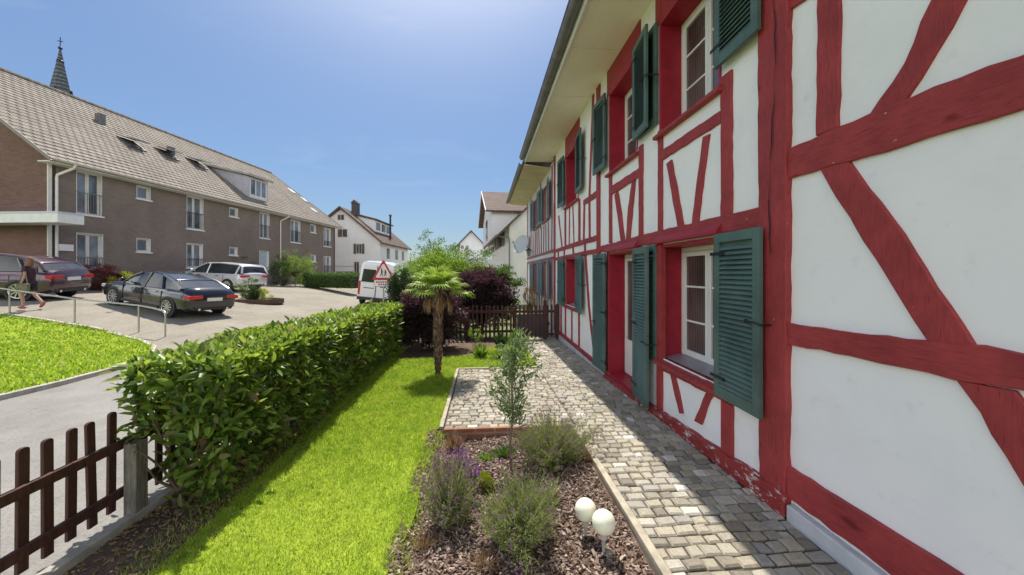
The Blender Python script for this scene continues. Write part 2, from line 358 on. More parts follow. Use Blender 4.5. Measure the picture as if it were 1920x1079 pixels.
for o in (G1,U1,U2,G3,U3):
    reveal(o); window(o)
    m=MB(HO); y0,y1,z0,z1=o; m.prism([(DW-.075,z0-.085),(DW-.075,z0-.045),(DW+.02,z0-.012),(DW+REC+.02,z0+.012),(DW+REC+.02,z0-.085)],y0-.05,y1+.05,'y')
    # prism on axis y has poly (x,z)
    m.build('window_sill',M['redh'],house,.004)
    m=MB(HO); m.prism([(DW+.05,z0+.002),(DW+.05,z0+.010),(DW+REC+.01,z0+.05),(DW+REC+.01,z0+.03)],y0+.04,y1-.04,'y'); m.build('inner_sill',M['zinc_light'],house)
reveal(G2,True)
# garden door: white glazed leaves behind the red threshold
dw=window((G2[0],G2[1],.02,G2[3]),name='garden_door',muntins=0)
m=MB(HO); m.box(DW+REC-.016,5.25,.06,DW+REC-.003,6.3,.62); m.build('door_panel',M['frame'],dw,.004)
m=MB(HO); m.tube([(DW+REC-.03,5.80,1.0),(DW+REC-.06,5.80,1.0),(DW+REC-.06,5.88,1.0)],.009,8); m.build('door_handle',M['steel'],dw)
m=MB(HO); m.box(DW-.10,5.10,-.16,DW+.05,6.42,-.035); m.build('door_step',M['redh'],house,.008)
shutter(G1[0]-.02,.63,2.10,.59,-1,DW-.055,R(2)); shutter(G1[1]+.02,.63,2.10,.57,1,DW-.012,R(0),stay=False,hinges=False)
shutter(G2[0]-.03,.03,2.08,.57,-1,DW-.062,R(5)); shutter(G2[1]+.02,.0,2.09,.60,1,DW-.055,R(3))
shutter(G3[0]-.02,.86,2.13,.60,-1,DW-.055,R(4)); shutter(G3[1]+.02,.86,2.13,.60,1,DW-.055,R(3))
shutter(U1[0]-.02,3.62,4.90,.57,-1,DW-.055,R(2)); shutter(U1[1]+.02,3.62,4.90,.57,1,DW-.012,R(0),stay=False,hinges=False)
shutter(U2[0]-.03,3.60,4.90,.57,-1,DW-.062,R(6)); shutter(U2[1]+.02,3.60,4.90,.60,1,DW-.055,R(3))
shutter(U3[0]-.02,3.55,4.86,.60,-1,DW-.055,R(4)); shutter(U3[1]+.02,3.55,4.86,.60,1,DW-.055,R(3))
# lintel boards
for y0,y1,z in ((3.26,4.56,2.105),(5.12,6.43,2.105)):
    m=MB(HO); m.prism([(DW-.085,z),(DW-.085,z+.03),(DW-.03,z+.10),(DW-.001,z+.10),(DW-.001,z)],y0,y1,'y'); m.build('lintel_board',M['reddeep'],house,.004)
# ---- the timber frame: every beam follows its outline on the photographed facade
bn=[0]
def beam(pts,mat='red',prot=.020,jit=.0065,px=True,name='timber_beam',seg=.085,lab=None):
    P=[W(*p) for p in pts] if px else list(pts)
    poly=[]
    r=random.Random(bn[0]*13+5)
    for i,p in enumerate(P):
        q=P[(i+1)%len(P)]; L=math.hypot(q[0]-p[0],q[1]-p[1]); n=max(1,int(L/seg))
        for k in range(n):
            t=k/n; j=jit if k else jit*.3
            poly.append((p[0]+(q[0]-p[0])*t+r.uniform(-j,j),p[1]+(q[1]-p[1])*t+r.uniform(-j,j)))
    bn[0]+=1; pr=prot+.0006*(bn[0]%14)
    m=MB(HO); m.prism(poly,DW-pr,DW+.03); o=m.build(name,M[mat],house)
    if jit>.003 :
        md=o.modifiers.new('bevel','BEVEL'); md.width=.004; md.segments=1; md.limit_method='ANGLE'; md.angle_limit=R(50)
    if lab:o['label']=lab
    return o
# corner post and the gable-side panel to the right
beam([(2.520,.10),(2.50,5.3),(2.795,5.3),(2.775,.16)],px=False,prot=.045,name='corner_post')
# crack in the post
m=MB(HO); 
for i in range(26):
    z=1.9+i*.1; y=2.60+.05*math.sin(i*.23+1)+.006*math.sin(i*2.1)+i*.003; y2=2.60+.05*math.sin((i+1)*.23+1)+.006*math.sin((i+1)*2.1)+(i+1)*.003
    ww=.004+.003*math.sin(i*.9)
    m.add([(DW-.0560,y-ww,z),(DW-.0560,y+ww,z),(DW-.0560,y2+ww,z+.1),(DW-.0560,y2-ww,z+.1)],[(0,1,2,3)])
m.build('post_crack',pbr('crack_dark',(.045,.01,.012),.9,.1),house)
beam([(1537,-260),(1580,-260),(1578,120),(1576,240),(1534,256),(1536,100)])
beam([(1480,282),(1640,213),(1760,163),(1920,107),(2300,-40),(2300,85),(1920,207),(1700,275),(1600,303),(1480,337)],'redh',.026)
beam([(1635,216),(1700,120),(1752,0),(1850,-200),(1920,-200),(1815,0),(1760,100),(1702,190)],prot=.018)
beam([(1541,317),(1597,303),(1655,380),(1700,440),(1760,540),(1835,652),(1745,640),(1700,572),(1625,455),(1560,350)],prot=.018)
beam([(1478,605),(1600,624),(1740,638),(1850,648),(1920,664),(2300,730),(2300,795),(1920,732),(1800,714),(1700,690),(1600,668),(1478,645)],'redh',.026)
beam([(1798,712),(1908,733),(1990,840),(2120,1040),(2160,1260),(2030,1080),(1920,900),(1845,775)],prot=.018)
beam([(2.52,.36),(1.9,.36),(-3.1,.33),(-3.1,.10),(2.52,.14)],'redh',.03,px=False)
beam([(1484,20),(1540,-20),(1640,-120),(1560,-120),(1484,-50)],prot=.018)
for y in (.45,-1.4): beam([(y,.36),(y,5.3),(y-.2,5.3),(y-.2,.36)],px=False)
# plinth: raised to the near side of the corner
m=MB(HO); m.box(DW-.055,-3.1,-.05,DW+.02,2.50,.10); m.box(DW-.02,2.5,-.3,DW+.02,4.6,.0); m.prism([(4.6,-.3),(4.6,-.06),(YE,-.03),(YE,-.3)],DW-.04,DW+.02); m.build('plinth',M['plinth'],house,.01)
# sill beam of the window side, flaking
beam([(2.51,.165),(2.51,-.005),(3.3,-.02),(4.55,-.06),(5.1,-.08),(5.1,.01),(4.55,.045),(3.4,.115)],'redflake',.060,.008,px=False,name='sill_beam',lab='flaking red sill beam at the foot of the wall')
beam([(6.4,-.06),(YE,.00),(YE,.09),(6.4,.03)],'redh',.03,.004,px=False,name='sill_beam')
# mid rail (storey beam)
beam([(2.79,2.27),(4.5,2.27),(6.95,2.24),(6.95,2.13),(4.5,2.12),(2.79,2.11)],'redh',.03,px=False)
beam([(6.86,2.10),(7.04,2.10),(7.06,5.3),(6.86,5.3)],px=False,prot=.028)
# upper storey, below and beside the first two windows
def V(y,z0,z1,w,lean=0,**k): return beam([(y,z0),(y+w,z0),(y+w+lean,z1),(y+lean,z1)],px=False,**k)
V(3.14,2.27,3.55,.15); V(4.42,2.27,3.52,.11)
V(3.14,4.9,5.3,.14,prot=.016); V(4.46,4.9,5.3,.1,prot=.016)
beam([(3.29,3.25),(4.42,3.25),(4.42,3.13),(3.29,3.14)],'redh',px=False)
beam([(1252,308),(1261,300),(1271,350),(1284,424),(1273,428),(1262,365)],prot=.017)
beam([(1321,258),(1333,252),(1322,330),(1312,418),(1300,421),(1311,330)],prot=.017)
V(4.98,2.26,3.52,.12); V(6.22,2.26,3.50,.12)
beam([(5.1,3.22),(6.22,3.22),(6.22,3.08),(5.1,3.09)],'redh',px=False)
beam([(1154,366),(1160,360),(1167,400),(1173,455),(1167,458),(1160,405)],prot=.017)
beam([(1187,344),(1193,339),(1188,390),(1183,450),(1176,452),(1180,390)],prot=.017)
# red frames round the upper window heads
for o in (U1,U2,U3): beam([(o[0]-.1,o[3]),(o[1]+.1,o[3]),(o[1]+.1,5.3),(o[0]-.1,5.3)],'reddeep',.012,.001,px=False)
# between the third and second bays
beam([(7.04,3.33),(8.0,3.33),(8.0,3.22),(7.04,3.21)],'redh',.022,px=False)
beam([(7.50,2.45),(7.60,2.45),(7.62,3.22),(7.52,3.22)],px=False,prot=.018); beam([(7.52,3.33),(7.61,3.33),(7.35,5.3),(7.25,5.3)],px=False,prot=.018)
beam([(7.04,2.47),(9.2,2.47),(YE,2.45),(YE,2.36),(7.04,2.37)],'redh',.026,px=False)
beam([(7.04,2.21),(9.2,2.21),(YE,2.20),(YE,2.12),(7.04,2.12)],'redh',.026,px=False)
for y in (7.85,8.9,9.9,10.7): V(y,2.215,2.365,.09,prot=.02)
V(8.30,2.47,3.42,.12); V(9.75,2.47,3.42,.12); V(11.2,-.0,5.3,.16,prot=.03)
beam([(7.95,2.47),(8.05,2.47),(8.0,3.3),(7.9,3.3)],px=False)
V(8.85,2.47,3.42,.06,.12,prot=.018); V(9.35,2.47,3.42,.06,-.05,prot=.018)
beam([(10.2,2.47),(10.3,2.47),(10.75,3.4),(10.65,3.4)],px=False,prot=.018)
# ground storey below the third window and below the first
V(8.35,.06,.86,.10); V(9.05,.06,.86,.08); V(9.75,.06,.86,.10); V(10.3,.06,2.12,.10)
beam([(7.15,.05),(7.24,.05),(7.66,1.05),(7.9,2.12),(7.8,2.12),(7.56,1.05)],px=False,prot=.017)
beam([(3.25,.69),(3.25,.575),(4.42,.555),(4.42,.67)],'redh',.024,px=False)
V(4.42,.045,2.12,.12,prot=.026,jit=.003)
V(3.125,.12,.58,.15,jit=.004)
beam([(3.14,.58),(3.14,2.12),(3.30,2.12),(3.30,.58)],px=False,prot=.014)
beam([(1258,700),(1267,703),(1275,735),(1283,776),(1276,776),(1268,745)],prot=.018)
beam([(1327,735),(1341,740),(1328,765),(1318,798),(1304,790),(1315,765)],prot=.018)
V(5.02,.0,2.12,.14,prot=.016); V(6.38,.03,2.12,.10,prot=.016)
beam([(4.56,.66),(5.0,.66),(5.0,.56),(4.56,.56)],'redh',px=False,prot=.014) if False else None
# roof, soffit, fascia, gutter
YR0,YR1=-3.6,11.9
XE=1.37; ZS=5.30
m=MB(HO)
y=YR1; k=0
ys=[YR0]+[a for a in (-2.2,-.6,1.0,2.6,4.2,5.8,7.4,9.0,10.4)]+[YR1]
for a,b in zip(ys[:-1],ys[1:]): m.box(XE,a+.004,ZS,DW+.01,b-.004,ZS+.02)
m.build('soffit',M['soffit'],house)
m=MB(HO); m.box(XE-.03,YR0,ZS-.035,XE-.001,YR1,ZS+.17); m.build('fascia_board',M['frame'],house,.004)
m=MB(HO)
def halfpipe(mb,xc,zc,r,y0,y1,n=10,t=.006):
    prof=[(xc+r*math.cos(a),zc+r*math.sin(a)) for a in [math.pi+math.pi*i/n for i in range(n+1)]]
    prof2=[(xc+(r-t)*math.cos(a),zc+(r-t)*math.sin(a)) for a in [math.pi+math.pi*i/n for i in range(n+1)]][::-1]
    mb.prism(prof+prof2,y0,y1,'y')
halfpipe(m,XE-.11,ZS+.13,.085,YR0,YR1)
m.tube([(XE-.198,YR0,ZS+.14),(XE-.198,YR1,ZS+.14)],.011,6)
for y in np.arange(YR0+.4,YR1,1.9): halfpipe(m,XE-.11,ZS+.13,.090,y,y+.03)
m.build('gutter',M['zinc'],house)
m=MB(HO); m.prism([(XE-.14,ZS+.15),(XE-.14,ZS+.21),(6.2,ZS+4.3),(10.9,ZS+.2),(10.9,ZS+.12),(6.2,ZS+4.2)],YR0,YR1,'y')
M['rooftile']=brickmat('brown_roof_tile',(.16,.10,.08),(.22,.15,.12),(.05,.03,.03),.25,.33,.012,.7,.85,slope=1.35)
m.build('roof',M['rooftile'],house)

# ----------------------------------------------------------------- the neighbour in the same row
Y2=18.2
NL=Vector((DW,YE+.01,0)); NO=tuple(NL)
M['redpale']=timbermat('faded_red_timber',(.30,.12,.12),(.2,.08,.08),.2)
nb=empty('row_house',NL,0,'far end of the row with pale lilac timber wall and blue-grey shutters behind the gate','house')
XN=DW-.03
nops=[(12.15,13.25,.95,2.15),(14.6,15.7,.95,2.15),(12.15,13.2,3.55,4.75),(14.5,15.5,3.55,4.75)]
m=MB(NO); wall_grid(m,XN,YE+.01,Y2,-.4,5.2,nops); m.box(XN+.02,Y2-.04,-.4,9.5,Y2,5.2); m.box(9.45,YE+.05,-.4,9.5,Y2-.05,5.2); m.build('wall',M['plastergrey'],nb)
for o in nops:
    y0,y1,z0,z1=o
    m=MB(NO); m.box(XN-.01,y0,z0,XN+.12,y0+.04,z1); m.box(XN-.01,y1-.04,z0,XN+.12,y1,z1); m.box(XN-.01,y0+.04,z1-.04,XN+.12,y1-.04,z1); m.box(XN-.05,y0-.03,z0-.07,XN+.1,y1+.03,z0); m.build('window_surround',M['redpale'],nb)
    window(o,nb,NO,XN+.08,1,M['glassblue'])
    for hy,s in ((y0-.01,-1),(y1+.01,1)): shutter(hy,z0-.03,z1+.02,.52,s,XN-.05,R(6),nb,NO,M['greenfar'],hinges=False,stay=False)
def nbeam(P,mat='redpale',prot=.02):
    m=MB(NO); bn[0]+=1; m.prism(P,XN-prot-.0006*(bn[0]%14),XN+.02); return m.build('timber_beam',M[mat],nb)
nbeam([(YE+.02,2.47),(Y2,2.47),(Y2,2.38),(YE+.02,2.38)]); nbeam([(YE+.02,2.25),(Y2,2.25),(Y2,2.17),(YE+.02,2.17)])
for y in np.arange(11.6,18,.52): nbeam([(y,2.47),(y+.08,2.47),(y+.08+.1*math.sin(y*9),3.42),(y+.1*math.sin(y*9),3.42)])
for y in np.arange(11.7,18,.62): nbeam([(y,-.1),(y+.08,-.1),(y+.08,.88),(y,.88)])
for y in (11.5,13.85,16.6,18.0): nbeam([(y,.9),(y+.12,.9),(y+.12,2.17),(y,2.17)]); nbeam([(y,3.42),(y+.12,3.42),(y+.12,5.1),(y,5.1)],prot=.019)
m=MB(NO); m.box(XN-.05,YE+.02,-.4,XN-.002,Y2,-.06); m.build('plinth',M['plinth'],nb)
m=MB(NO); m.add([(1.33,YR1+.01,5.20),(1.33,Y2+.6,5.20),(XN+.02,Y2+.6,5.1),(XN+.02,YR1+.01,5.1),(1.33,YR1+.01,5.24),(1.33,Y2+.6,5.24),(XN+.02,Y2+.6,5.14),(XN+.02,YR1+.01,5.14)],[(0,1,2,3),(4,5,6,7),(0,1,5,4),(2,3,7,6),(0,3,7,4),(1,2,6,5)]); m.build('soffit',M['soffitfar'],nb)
m=MB(NO); halfpipe(m,1.25,5.30,.085,YR1+.01,Y2+.6); m.build('gutter',M['zinc'],nb)
m=MB(NO); m.prism([(1.28,5.27),(1.28,5.33),(6.1,9.4),(10.8,5.3),(10.8,5.2),(6.1,9.3)],YR1+.01,Y2+.6,'y'); m.build('roof',M['rooftile'],nb)
# lantern and dish on that wall
ln=empty('wall_lantern',(XN-.02,15.9,2.75),0,'small black lantern on the wall above the far shutters','wall lamp')
m=MB(); m.tube([(0,0,-.1),(-.12,0,-.02),(-.2,0,.05)],.012,6); m.build('bracket',M['iron'],ln)
m=MB(); m.lathe([(.01,.06),(.14,-.03),(.145,-.05),(.11,-.05)],(-.2,0,0),8); m.build('lamp_cap',M['iron'],ln)
m=MB(); m.lathe([(.10,-.05),(.06,-.28),(.02,-.30)],(-.2,0,0),6,None,True); m.build('lamp_glass',M['glassblue'],ln)
ds=empty('satellite_dish',(XN-.02,17.6,2.95),0,'large pale satellite dish on the far end of the row','satellite dish')
dn=Vector((-.75,-.62,.35)).normalized(); Q=dn.to_track_quat('Z','Y').to_matrix()
m=MB(); R0=.46; prof=[(max(.001,R0*i/9),.12*(i/9)**2) for i in range(10)]; m.lathe(prof+[(R0+.01,.125),(R0,.11)]+[(max(.001,R0*(9-i)/9),.12*((9-i)/9)**2-.012) for i in range(10)],dn*.25+Vector((-.12,0,0)),28,Q); m.build('reflector',pbr('dish_grey',(.50,.55,.57),.6,.05),ds)
m=MB(); m.tube([(0,0,0),(-.3,-.05,0),tuple(dn*.23+Vector((-.12,0,0)))],.03,8); m.build('mount_arm',M['zinc_light'],ds)
m=MB(); e=dn*.25+Vector((-.12,0,0)); m.tube([e+Q@Vector((0,-R0*.95,.13)),e+Q@Vector((0,-.1,.62))],.014,6); m.sphere(e+Q@Vector((0,-.1,.62)),.05,8,6); m.build('receiver_arm',M['zinc_light'],ds)
# ================================================================= GROUND
def bedz(x,y): return gz(x,y)-.042-.06*smooth((y-3.3)/.9)+.018*math.sin(x*7+y*3)*math.sin(y*5)+(.05+.06*smooth((y-3.3)/.9))*smooth((-.40-x)/.13)
def groundmat(name,c1,c2,scale,bump=.3,rough=.92,fine=60,c3=None):
    m,n,b=nodes(name); tc=objco(n)
    f=noise(n,scale,6,.7,tc,1); r=ramp(n,[(.32,c1),(.66,c2)]); n.links.new(f,r.inputs[0])
    g=noise(n,fine,4,.7,tc,1); r2=ramp(n,[(.3,(.72,.72,.72)),(.7,(1.18,1.18,1.18))]); n.links.new(g,r2.inputs[0])
    c=mix(n,r.outputs[0],r2.outputs[0],1.0,'MULTIPLY')
    st=noise(n,scale*4.3,7,.75,tc,1); r5=ramp(n,[(.30,(.74,.73,.72)),(.44,(1,1,1))]); n.links.new(st,r5.inputs[0]); c=mix(n,c,r5.outputs[0],1.0,'MULTIPLY')
    n.links.new(c,b.inputs['Base Color']); b.inputs['Roughness'].default_value=rough; setspec(b,.2)
    bumpn(n,b,g,bump,.01); return m
M['asphalt']=groundmat('old_grey_asphalt',(.205,.197,.185),(.275,.267,.25),1.1,.5)
M['lot']=groundmat('pale_worn_asphalt',(.225,.205,.168),(.31,.283,.235),.5,.3,fine=30)
M['earth']=groundmat('dry_garden_earth',(.09,.06,.045),(.17,.12,.09),3,.9,fine=35)
M['turf']=groundmat('turf_base',(.19,.28,.015),(.32,.40,.04),2.5,.8,fine=50)
M['field']=groundmat('distant_ground',(.10,.14,.05),(.17,.19,.08),.05,.1,fine=2)
M['mulch']=groundmat('bark_mulch_base',(.10,.06,.045),(.20,.14,.11),14,1.0,fine=70)
M['sand']=groundmat('joint_sand',(.07,.06,.05),(.14,.12,.10),5,.5,fine=90)
from mathutils.geometry import tessellate_polygon, delaunay_2d_cdt
def sheet(name,poly,dz,mat,res=.5,label=None,kind='structure',hole=None):
    """a ground sheet over poly (world x,y), following gz"""
    xs=[p[0] for p in poly]; ys=[p[1] for p in poly]
    pts=[Vector((p[0],p[1])) for p in dens(poly,res)]
    n0=len(pts); edges=[(i,(i+1)%n0) for i in range(n0)]
    x=min(xs)+res*.5
    while x<max(xs):
        y=min(ys)+res*.5
        while y<max(ys):
            if inside(x,y,poly): pts.append(Vector((x,y)))
            y+=res
        x+=res
    v,e,f,_,_,_=delaunay_2d_cdt(pts,edges,[],1,1e-5)
    mb=MB(); mb.add([(p.x,p.y,(gz(p.x,p.y)+dz) if dz is not None else bedz(p.x,p.y)) for p in v],[tuple(t) for t in f])
    o=mb.build(name,mat); tag(o,label,None,None,kind); return o
def dens(poly,res):
    out=[]
    for i,p in enumerate(poly):
        q=poly[(i+1)%len(poly)]; L=math.hypot(q[0]-p[0],q[1]-p[1]); n=max(1,int(L/res))
        for k in range(n): out.append((p[0]+(q[0]-p[0])*k/n,p[1]+(q[1]-p[1])*k/n))
    return out
def inside(x,y,poly):
    c=False; n=len(poly); j=n-1
    for i in range(n):
        xi,yi=poly[i];xj,yj=poly[j]
        if (yi>y)!=(yj>y) and x<(xj-xi)*(y-yi)/(yj-yi)+xi: c=not c
        j=i
    return c
# base terrain: fine near, coarse to the horizon
def axis_pts(a,b,near,step): 
    out=[];v=a
    while v<b: out.append(v); d=abs(v); v+= step if d<near else step*(1+(d-near)*.25)
    return out+[b]
gxs=sorted(set([-p for p in axis_pts(0,900,45,1.0)]+axis_pts(0,900,6,1.5))); gys=sorted(set([-p for p in axis_pts(0,300,4,1.5)]+axis_pts(0,1200,60,1.0)))
V_=[];F_=[]
for x in gxs:
    for y in gys:
        d=max(0,math.hypot(x,y)-70); V_.append((x,y,gz(x,y)-.16))
ny=len(gys)
for i in range(len(gxs)-1):
    for j in range(ny-1): F_.append((i*ny+j,(i+1)*ny+j,(i+1)*ny+j+1,i*ny+j+1))
g=mesh_np('ground',V_,F_,4,M['field']); tag(g,kind='structure')
sheet('parking_lot',[(-60,8.6),(-2.7,8.6),(-2.7,12.2),(3.5,60),(-2,75),(-45,75),(-60,40)],-.012,M['lot'],1.2)
sheet('road',[(-2.49,-2),(-2.49,9.4),(-7.2,9.4),(-30,9.0),(-30,-2)],-.004,M['asphalt'],.6)
# lawn of the block opposite, with kerb
LP=[(-6.9,-2),(-6.9,5.5),(-6.86,6.6),(-6.95,7.6),(-7.3,8.8),(-8.1,9.9),(-9.0,10.6),(-11.0,11.6),(-14.2,12.45),(-18,13.1),(-26,14.2),(-34,14),(-34,-2)]
# meadow lifted a little, real kerb stones along the edge
lawn2=sheet('lawn',LP,.05,M['turf'],.5)
def ribbon(name,pts,w,h0,h1,mat,**k):
    mb=MB(); vs=[]
    P=dens_open(pts,.4)
    for i,p in enumerate(P):
        a=P[max(0,i-1)];b=P[min(len(P)-1,i+1)]; d=Vector((b[0]-a[0],b[1]-a[1])).normalized(); nn=Vector((-d.y,d.x))*w*.5
        z=gz(*p)
        for s,hh in ((-1,h0),(-1,h1),(1,h1),(1,h0)): vs.append((p[0]+nn.x*s,p[1]+nn.y*s,z+hh))
    n=len(P); fs=[]
    for i in range(n-1):
        for kx in range(4): fs.append((i*4+kx,i*4+(kx+1)%4,(i+1)*4+(kx+1)%4,(i+1)*4+kx))
    fs+=[(0,1,2,3),((n-1)*4+3,(n-1)*4+2,(n-1)*4+1,(n-1)*4)]
    mb.add(vs,fs); o=mb.build(name,mat,bevel=.008); tag(o,**k); return o
def dens_open(pts,res):
    out=[]
    for p,q in zip(pts[:-1],pts[1:]):
        L=math.hypot(q[0]-p[0],q[1]-p[1]); n=max(1,int(L/res))
        for k in range(n): out.append((p[0]+(q[0]-p[0])*k/n,p[1]+(q[1]-p[1])*k/n))
    return out+[pts[-1]]
ribbon('kerb',LP[:12],.10,-.1,.075,M['concrete'],kind='structure')
# garden: earth strip, turf, bed, paving
GX0=-2.50
sheet('soil_strip',[(GX0,-1),(-1.90,-1),(-1.88,3),(-1.9,9.2),(-1.9,11),(GX0,11)],.0,M['earth'],.25)
GL=[(-1.92,-1)]+[(-.53+.035*math.sin(t*1.9)+.02*math.sin(t*5.3+1),-1+t) for t in np.arange(0,5.3,.1)]+[(-.50,4.3),(-.50,7.22),(1.07,7.22),(1.07,8.8),(.9,10.0),(.2,9.3),(-.3,8.3),(-1.93,8),(-1.90,3)]
sheet('garden_lawn',GL,.012,M['turf'],.25)
sheet('soil_far',[(-1.9,8.0),(-.3,8.3),(.2,9.3),(1.07,10.0),(1.07,11.0),(-1.9,11.0)],.004,M['earth'],.3)
BX0,BX1,BY0,BY1=-.60,1.03,2.04,4.27
sheet('flower_bed',[(BX0,BY0-.3),(BX1,BY0-.3),(BX1,BY1),(-.40,BY1),(-.42,BY1+.25),(BX0,BY1+.25)],None,M['mulch'],.1)
sheet('paving_base',[(1.03,-1),(2.25,-1),(2.25,11.2),(1.07,11.2),(1.07,7.22),(-.5,7.22),(-.5,4.3),(1.03,4.3)],-.016,M['sand'],.5)
sheet('near_paving_base',[(-.5,-1),(1.03,-1),(1.03,1.96),(-.5,1.96)],-.016,M['sand'],.5)
# setts
def setts(name,regs,mat):
    mb=MB(); r=random.Random(3)
    for (x0,x1,y0,y1,wx,wy) in regs:
        y=y0;row=0
        while y<y1-.03:
            hy=min(wy*r.uniform(.88,1.1),y1-y); x=x0-(wx*.5 if row%2 else 0)*r.uniform(.7,1.1)
            while x<x1-.02:
                hx=wx*r.uniform(.70,1.28); a=max(x,x0)+.005; b=min(x+hx,x1)-.004; x+=hx
                if b-a<.03: continue
                yy0=y+.005+r.uniform(0,.004); yy1=y+hy-.005-r.uniform(0,.004); cx,cy=(a+b)/2,(yy0+yy1)/2
                z=gz(cx,cy)+r.gauss(0,.004); tx=r.gauss(0,.025); ty=r.gauss(0,.025)+.02
                vs=[]
                j=lambda:r.uniform(-.007,.007)
                c=[(a+j(),yy0+j()),(b+j(),yy0+j()),(b+j(),yy1+j()),(a+j(),yy1+j())]
                for ins,hh in ((0,-.04),(0,-.009),(.011,.002)):
                    for p in c:
                        px_=p[0]+(cx-p[0])/(abs(cx-p[0])+1e-6)*ins; py_=p[1]+(cy-p[1])/(abs(cy-p[1])+1e-6)*ins
                        vs.append((px_,py_,z+hh+(px_-cx)*tx+(py_-cy)*ty if hh>-.03 else z+hh))
                fs=[(0,1,5,4),(1,2,6,5),(2,3,7,6),(3,0,4,7),(4,5,9,8),(5,6,10,9),(6,7,11,10),(7,4,8,11),(8,9,10,11)]
                mb.add(vs,fs)
            y+=hy;row+=1
    return mb.build(name,mat)
def settmat():
    m,n,b=nodes('granite_sett'); g=n.nodes.new('ShaderNodeNewGeometry'); tc=objco(n)
    r=ramp(n,[(0,(.22,.20,.165)),(.25,(.33,.30,.24)),(.55,(.43,.39,.31)),(.82,(.33,.315,.285)),(.95,(.46,.43,.36)),(1,(.62,.60,.55))]); n.links.new(g.outputs['Random Per Island'],r.inputs[0])
    f=noise(n,45,6,.75,tc,1); r2=ramp(n,[(.3,(.72,.72,.72)),(.7,(1.15,1.15,1.15))]); n.links.new(f,r2.inputs[0])
    f3=noise(n,1.6,5,.7,tc,1); r3=ramp(n,[(.3,(.80,.79,.76)),(.7,(1.08,1.08,1.08))]); n.links.new(f3,r3.inputs[0])
    c=mix(n,mix(n,r.outputs[0],r2.outputs[0],1.0,'MULTIPLY'),r3.outputs[0],1.0,'MULTIPLY')
    n.links.new(c,b.inputs['Base Color']); b.inputs['Roughness'].default_value=.8; setspec(b,.3); bumpn(n,b,f,.6,.006); return m
M['sett']=settmat()
sx=.118
pv=setts('paving',[(1.085,2.155,-.6,11.0,sx,.099),(-.44,1.08,4.31,7.16,sx,.099)],M['sett']); tag(pv,kind='structure')
# edging boards and the brick edge
def edging(name,x0,y0,x1,y1,w,h0,h1,mat,label,cat='edging'):
    mb=MB(); d=Vector((x1-x0,y1-y0)).normalized(); n_=Vector((-d.y,d.x))*w/2; vs=[]
    for (x,y) in ((x0,y0),(x1,y1)):
        for s in (-1,1):
            for h in (h0,h1): vs.append((x+n_.x*s,y+n_.y*s,gz(x,y)+h))
    mb.add(vs,[(0,1,3,2),(4,6,7,5),(0,4,5,1),(2,3,7,6),(1,5,7,3),(0,2,6,4)]); o=mb.build(name,mat,bevel=.006); tag(o,label,cat); return o
M['edge']=pbr('weathered_edging_stone',(.40,.36,.28),.85,.18,8,.4)
edging('edging_stone',1.06,1.97,1.06,4.27,.055,-.14,.022,M['edge'],'long stone edging between the mulch bed and the wall-side path')
edging('edging_stone',-.52,1.995,1.03,1.995,.055,-.14,.018,M['edge'],'pale stone edging across the bottom of the mulch bed')
edging('edging_stone',-.475,4.33,-.475,7.16,.05,-.1,.022,M['edge'],'pale stone edging between the lawn and the paved square')
edging('edging_stone',-.45,7.19,1.05,7.19,.05,-.1,.020,M['edge'],'stone edging at the far side of the paved square')
ribbon('edging_stone',[(1.062,7.25),(1.062,9.0),(.95,9.7),(.90,10.6)],.05,-.1,.022,M['edge'],label='narrow curved edging beside the far path and weeds',cat='edging')
bk=edging('brick_edging',-.44,4.285,1.0,4.285,.045,-.14,.012,brickmat('orange_brick',(.36,.15,.08),(.28,.12,.07),(.35,.26,.2),.22,.075,.012,.4),'orange brick edging where the paved square meets the bed')
# grass blades
def blades(name,poly,n,h,wd,mat,dz,bend=.5,seed=1,dens_fn=None):
    r=np.random.default_rng(seed); xs=[p[0] for p in poly]; ys=[p[1] for p in poly]
    P=np.array(poly); out=[]
    X=r.uniform(min(xs),max(xs),n*3); Y=r.uniform(min(ys),max(ys),n*3)
    ins=np.zeros(len(X),bool); j=len(poly)-1
    for i in range(len(poly)):
        xi,yi=poly[i];xj,yj=poly[j]
        if yi!=yj:
            cnd=((yi>Y)!=(yj>Y))&(X<(xj-xi)*(Y-yi)/(yj-yi)+xi); ins^=cnd
        j=i
    if dens_fn is not None: ins&=(r.random(len(X))<dens_fn(X,Y))
    X=X[ins][:n];Y=Y[ins][:n]; k=len(X)
    Z=np.array([gz(a,b) for a,b in zip(X,Y)])+dz
    dist=np.hypot(X,Y); sc=np.clip(dist/4,.8,3.0)
    hh=h*r.uniform(.5,1.25,k)*np.clip(sc,.8,1.5); ww=wd*sc*r.uniform(.7,1.3,k); a=r.uniform(0,6.283,k); b=r.uniform(0,6.283,k); bd=hh*bend*r.uniform(.2,1.3,k)
    dx,dy=np.cos(a)*ww/2,np.sin(a)*ww/2; ex,ey=np.cos(b)*bd,np.sin(b)*bd
    V=np.stack([np.stack([X-dx,Y-dy,Z],1),np.stack([X+dx,Y+dy,Z],1),np.stack([X+dx*.7+ex*.45,Y+dy*.7+ey*.45,Z+hh*.6],1),np.stack([X-dx*.7+ex*.45,Y-dy*.7+ey*.45,Z+hh*.6],1),np.stack([X+ex,Y+ey,Z+hh],1)],1).reshape(-1,3)
    i0=np.arange(k)*5; Fq=np.stack([i0,i0+1,i0+2,i0+3],1); Ft=np.stack([i0+3,i0+2,i0+4,i0+4],1)
    Ft=np.stack([i0+3,i0+2,i0+4],1)
    tri=np.concatenate([np.stack([i0,i0+1,i0+2],1),np.stack([i0,i0+2,i0+3],1),Ft]); o=mesh_np(name,V,tri,3,mat); return o
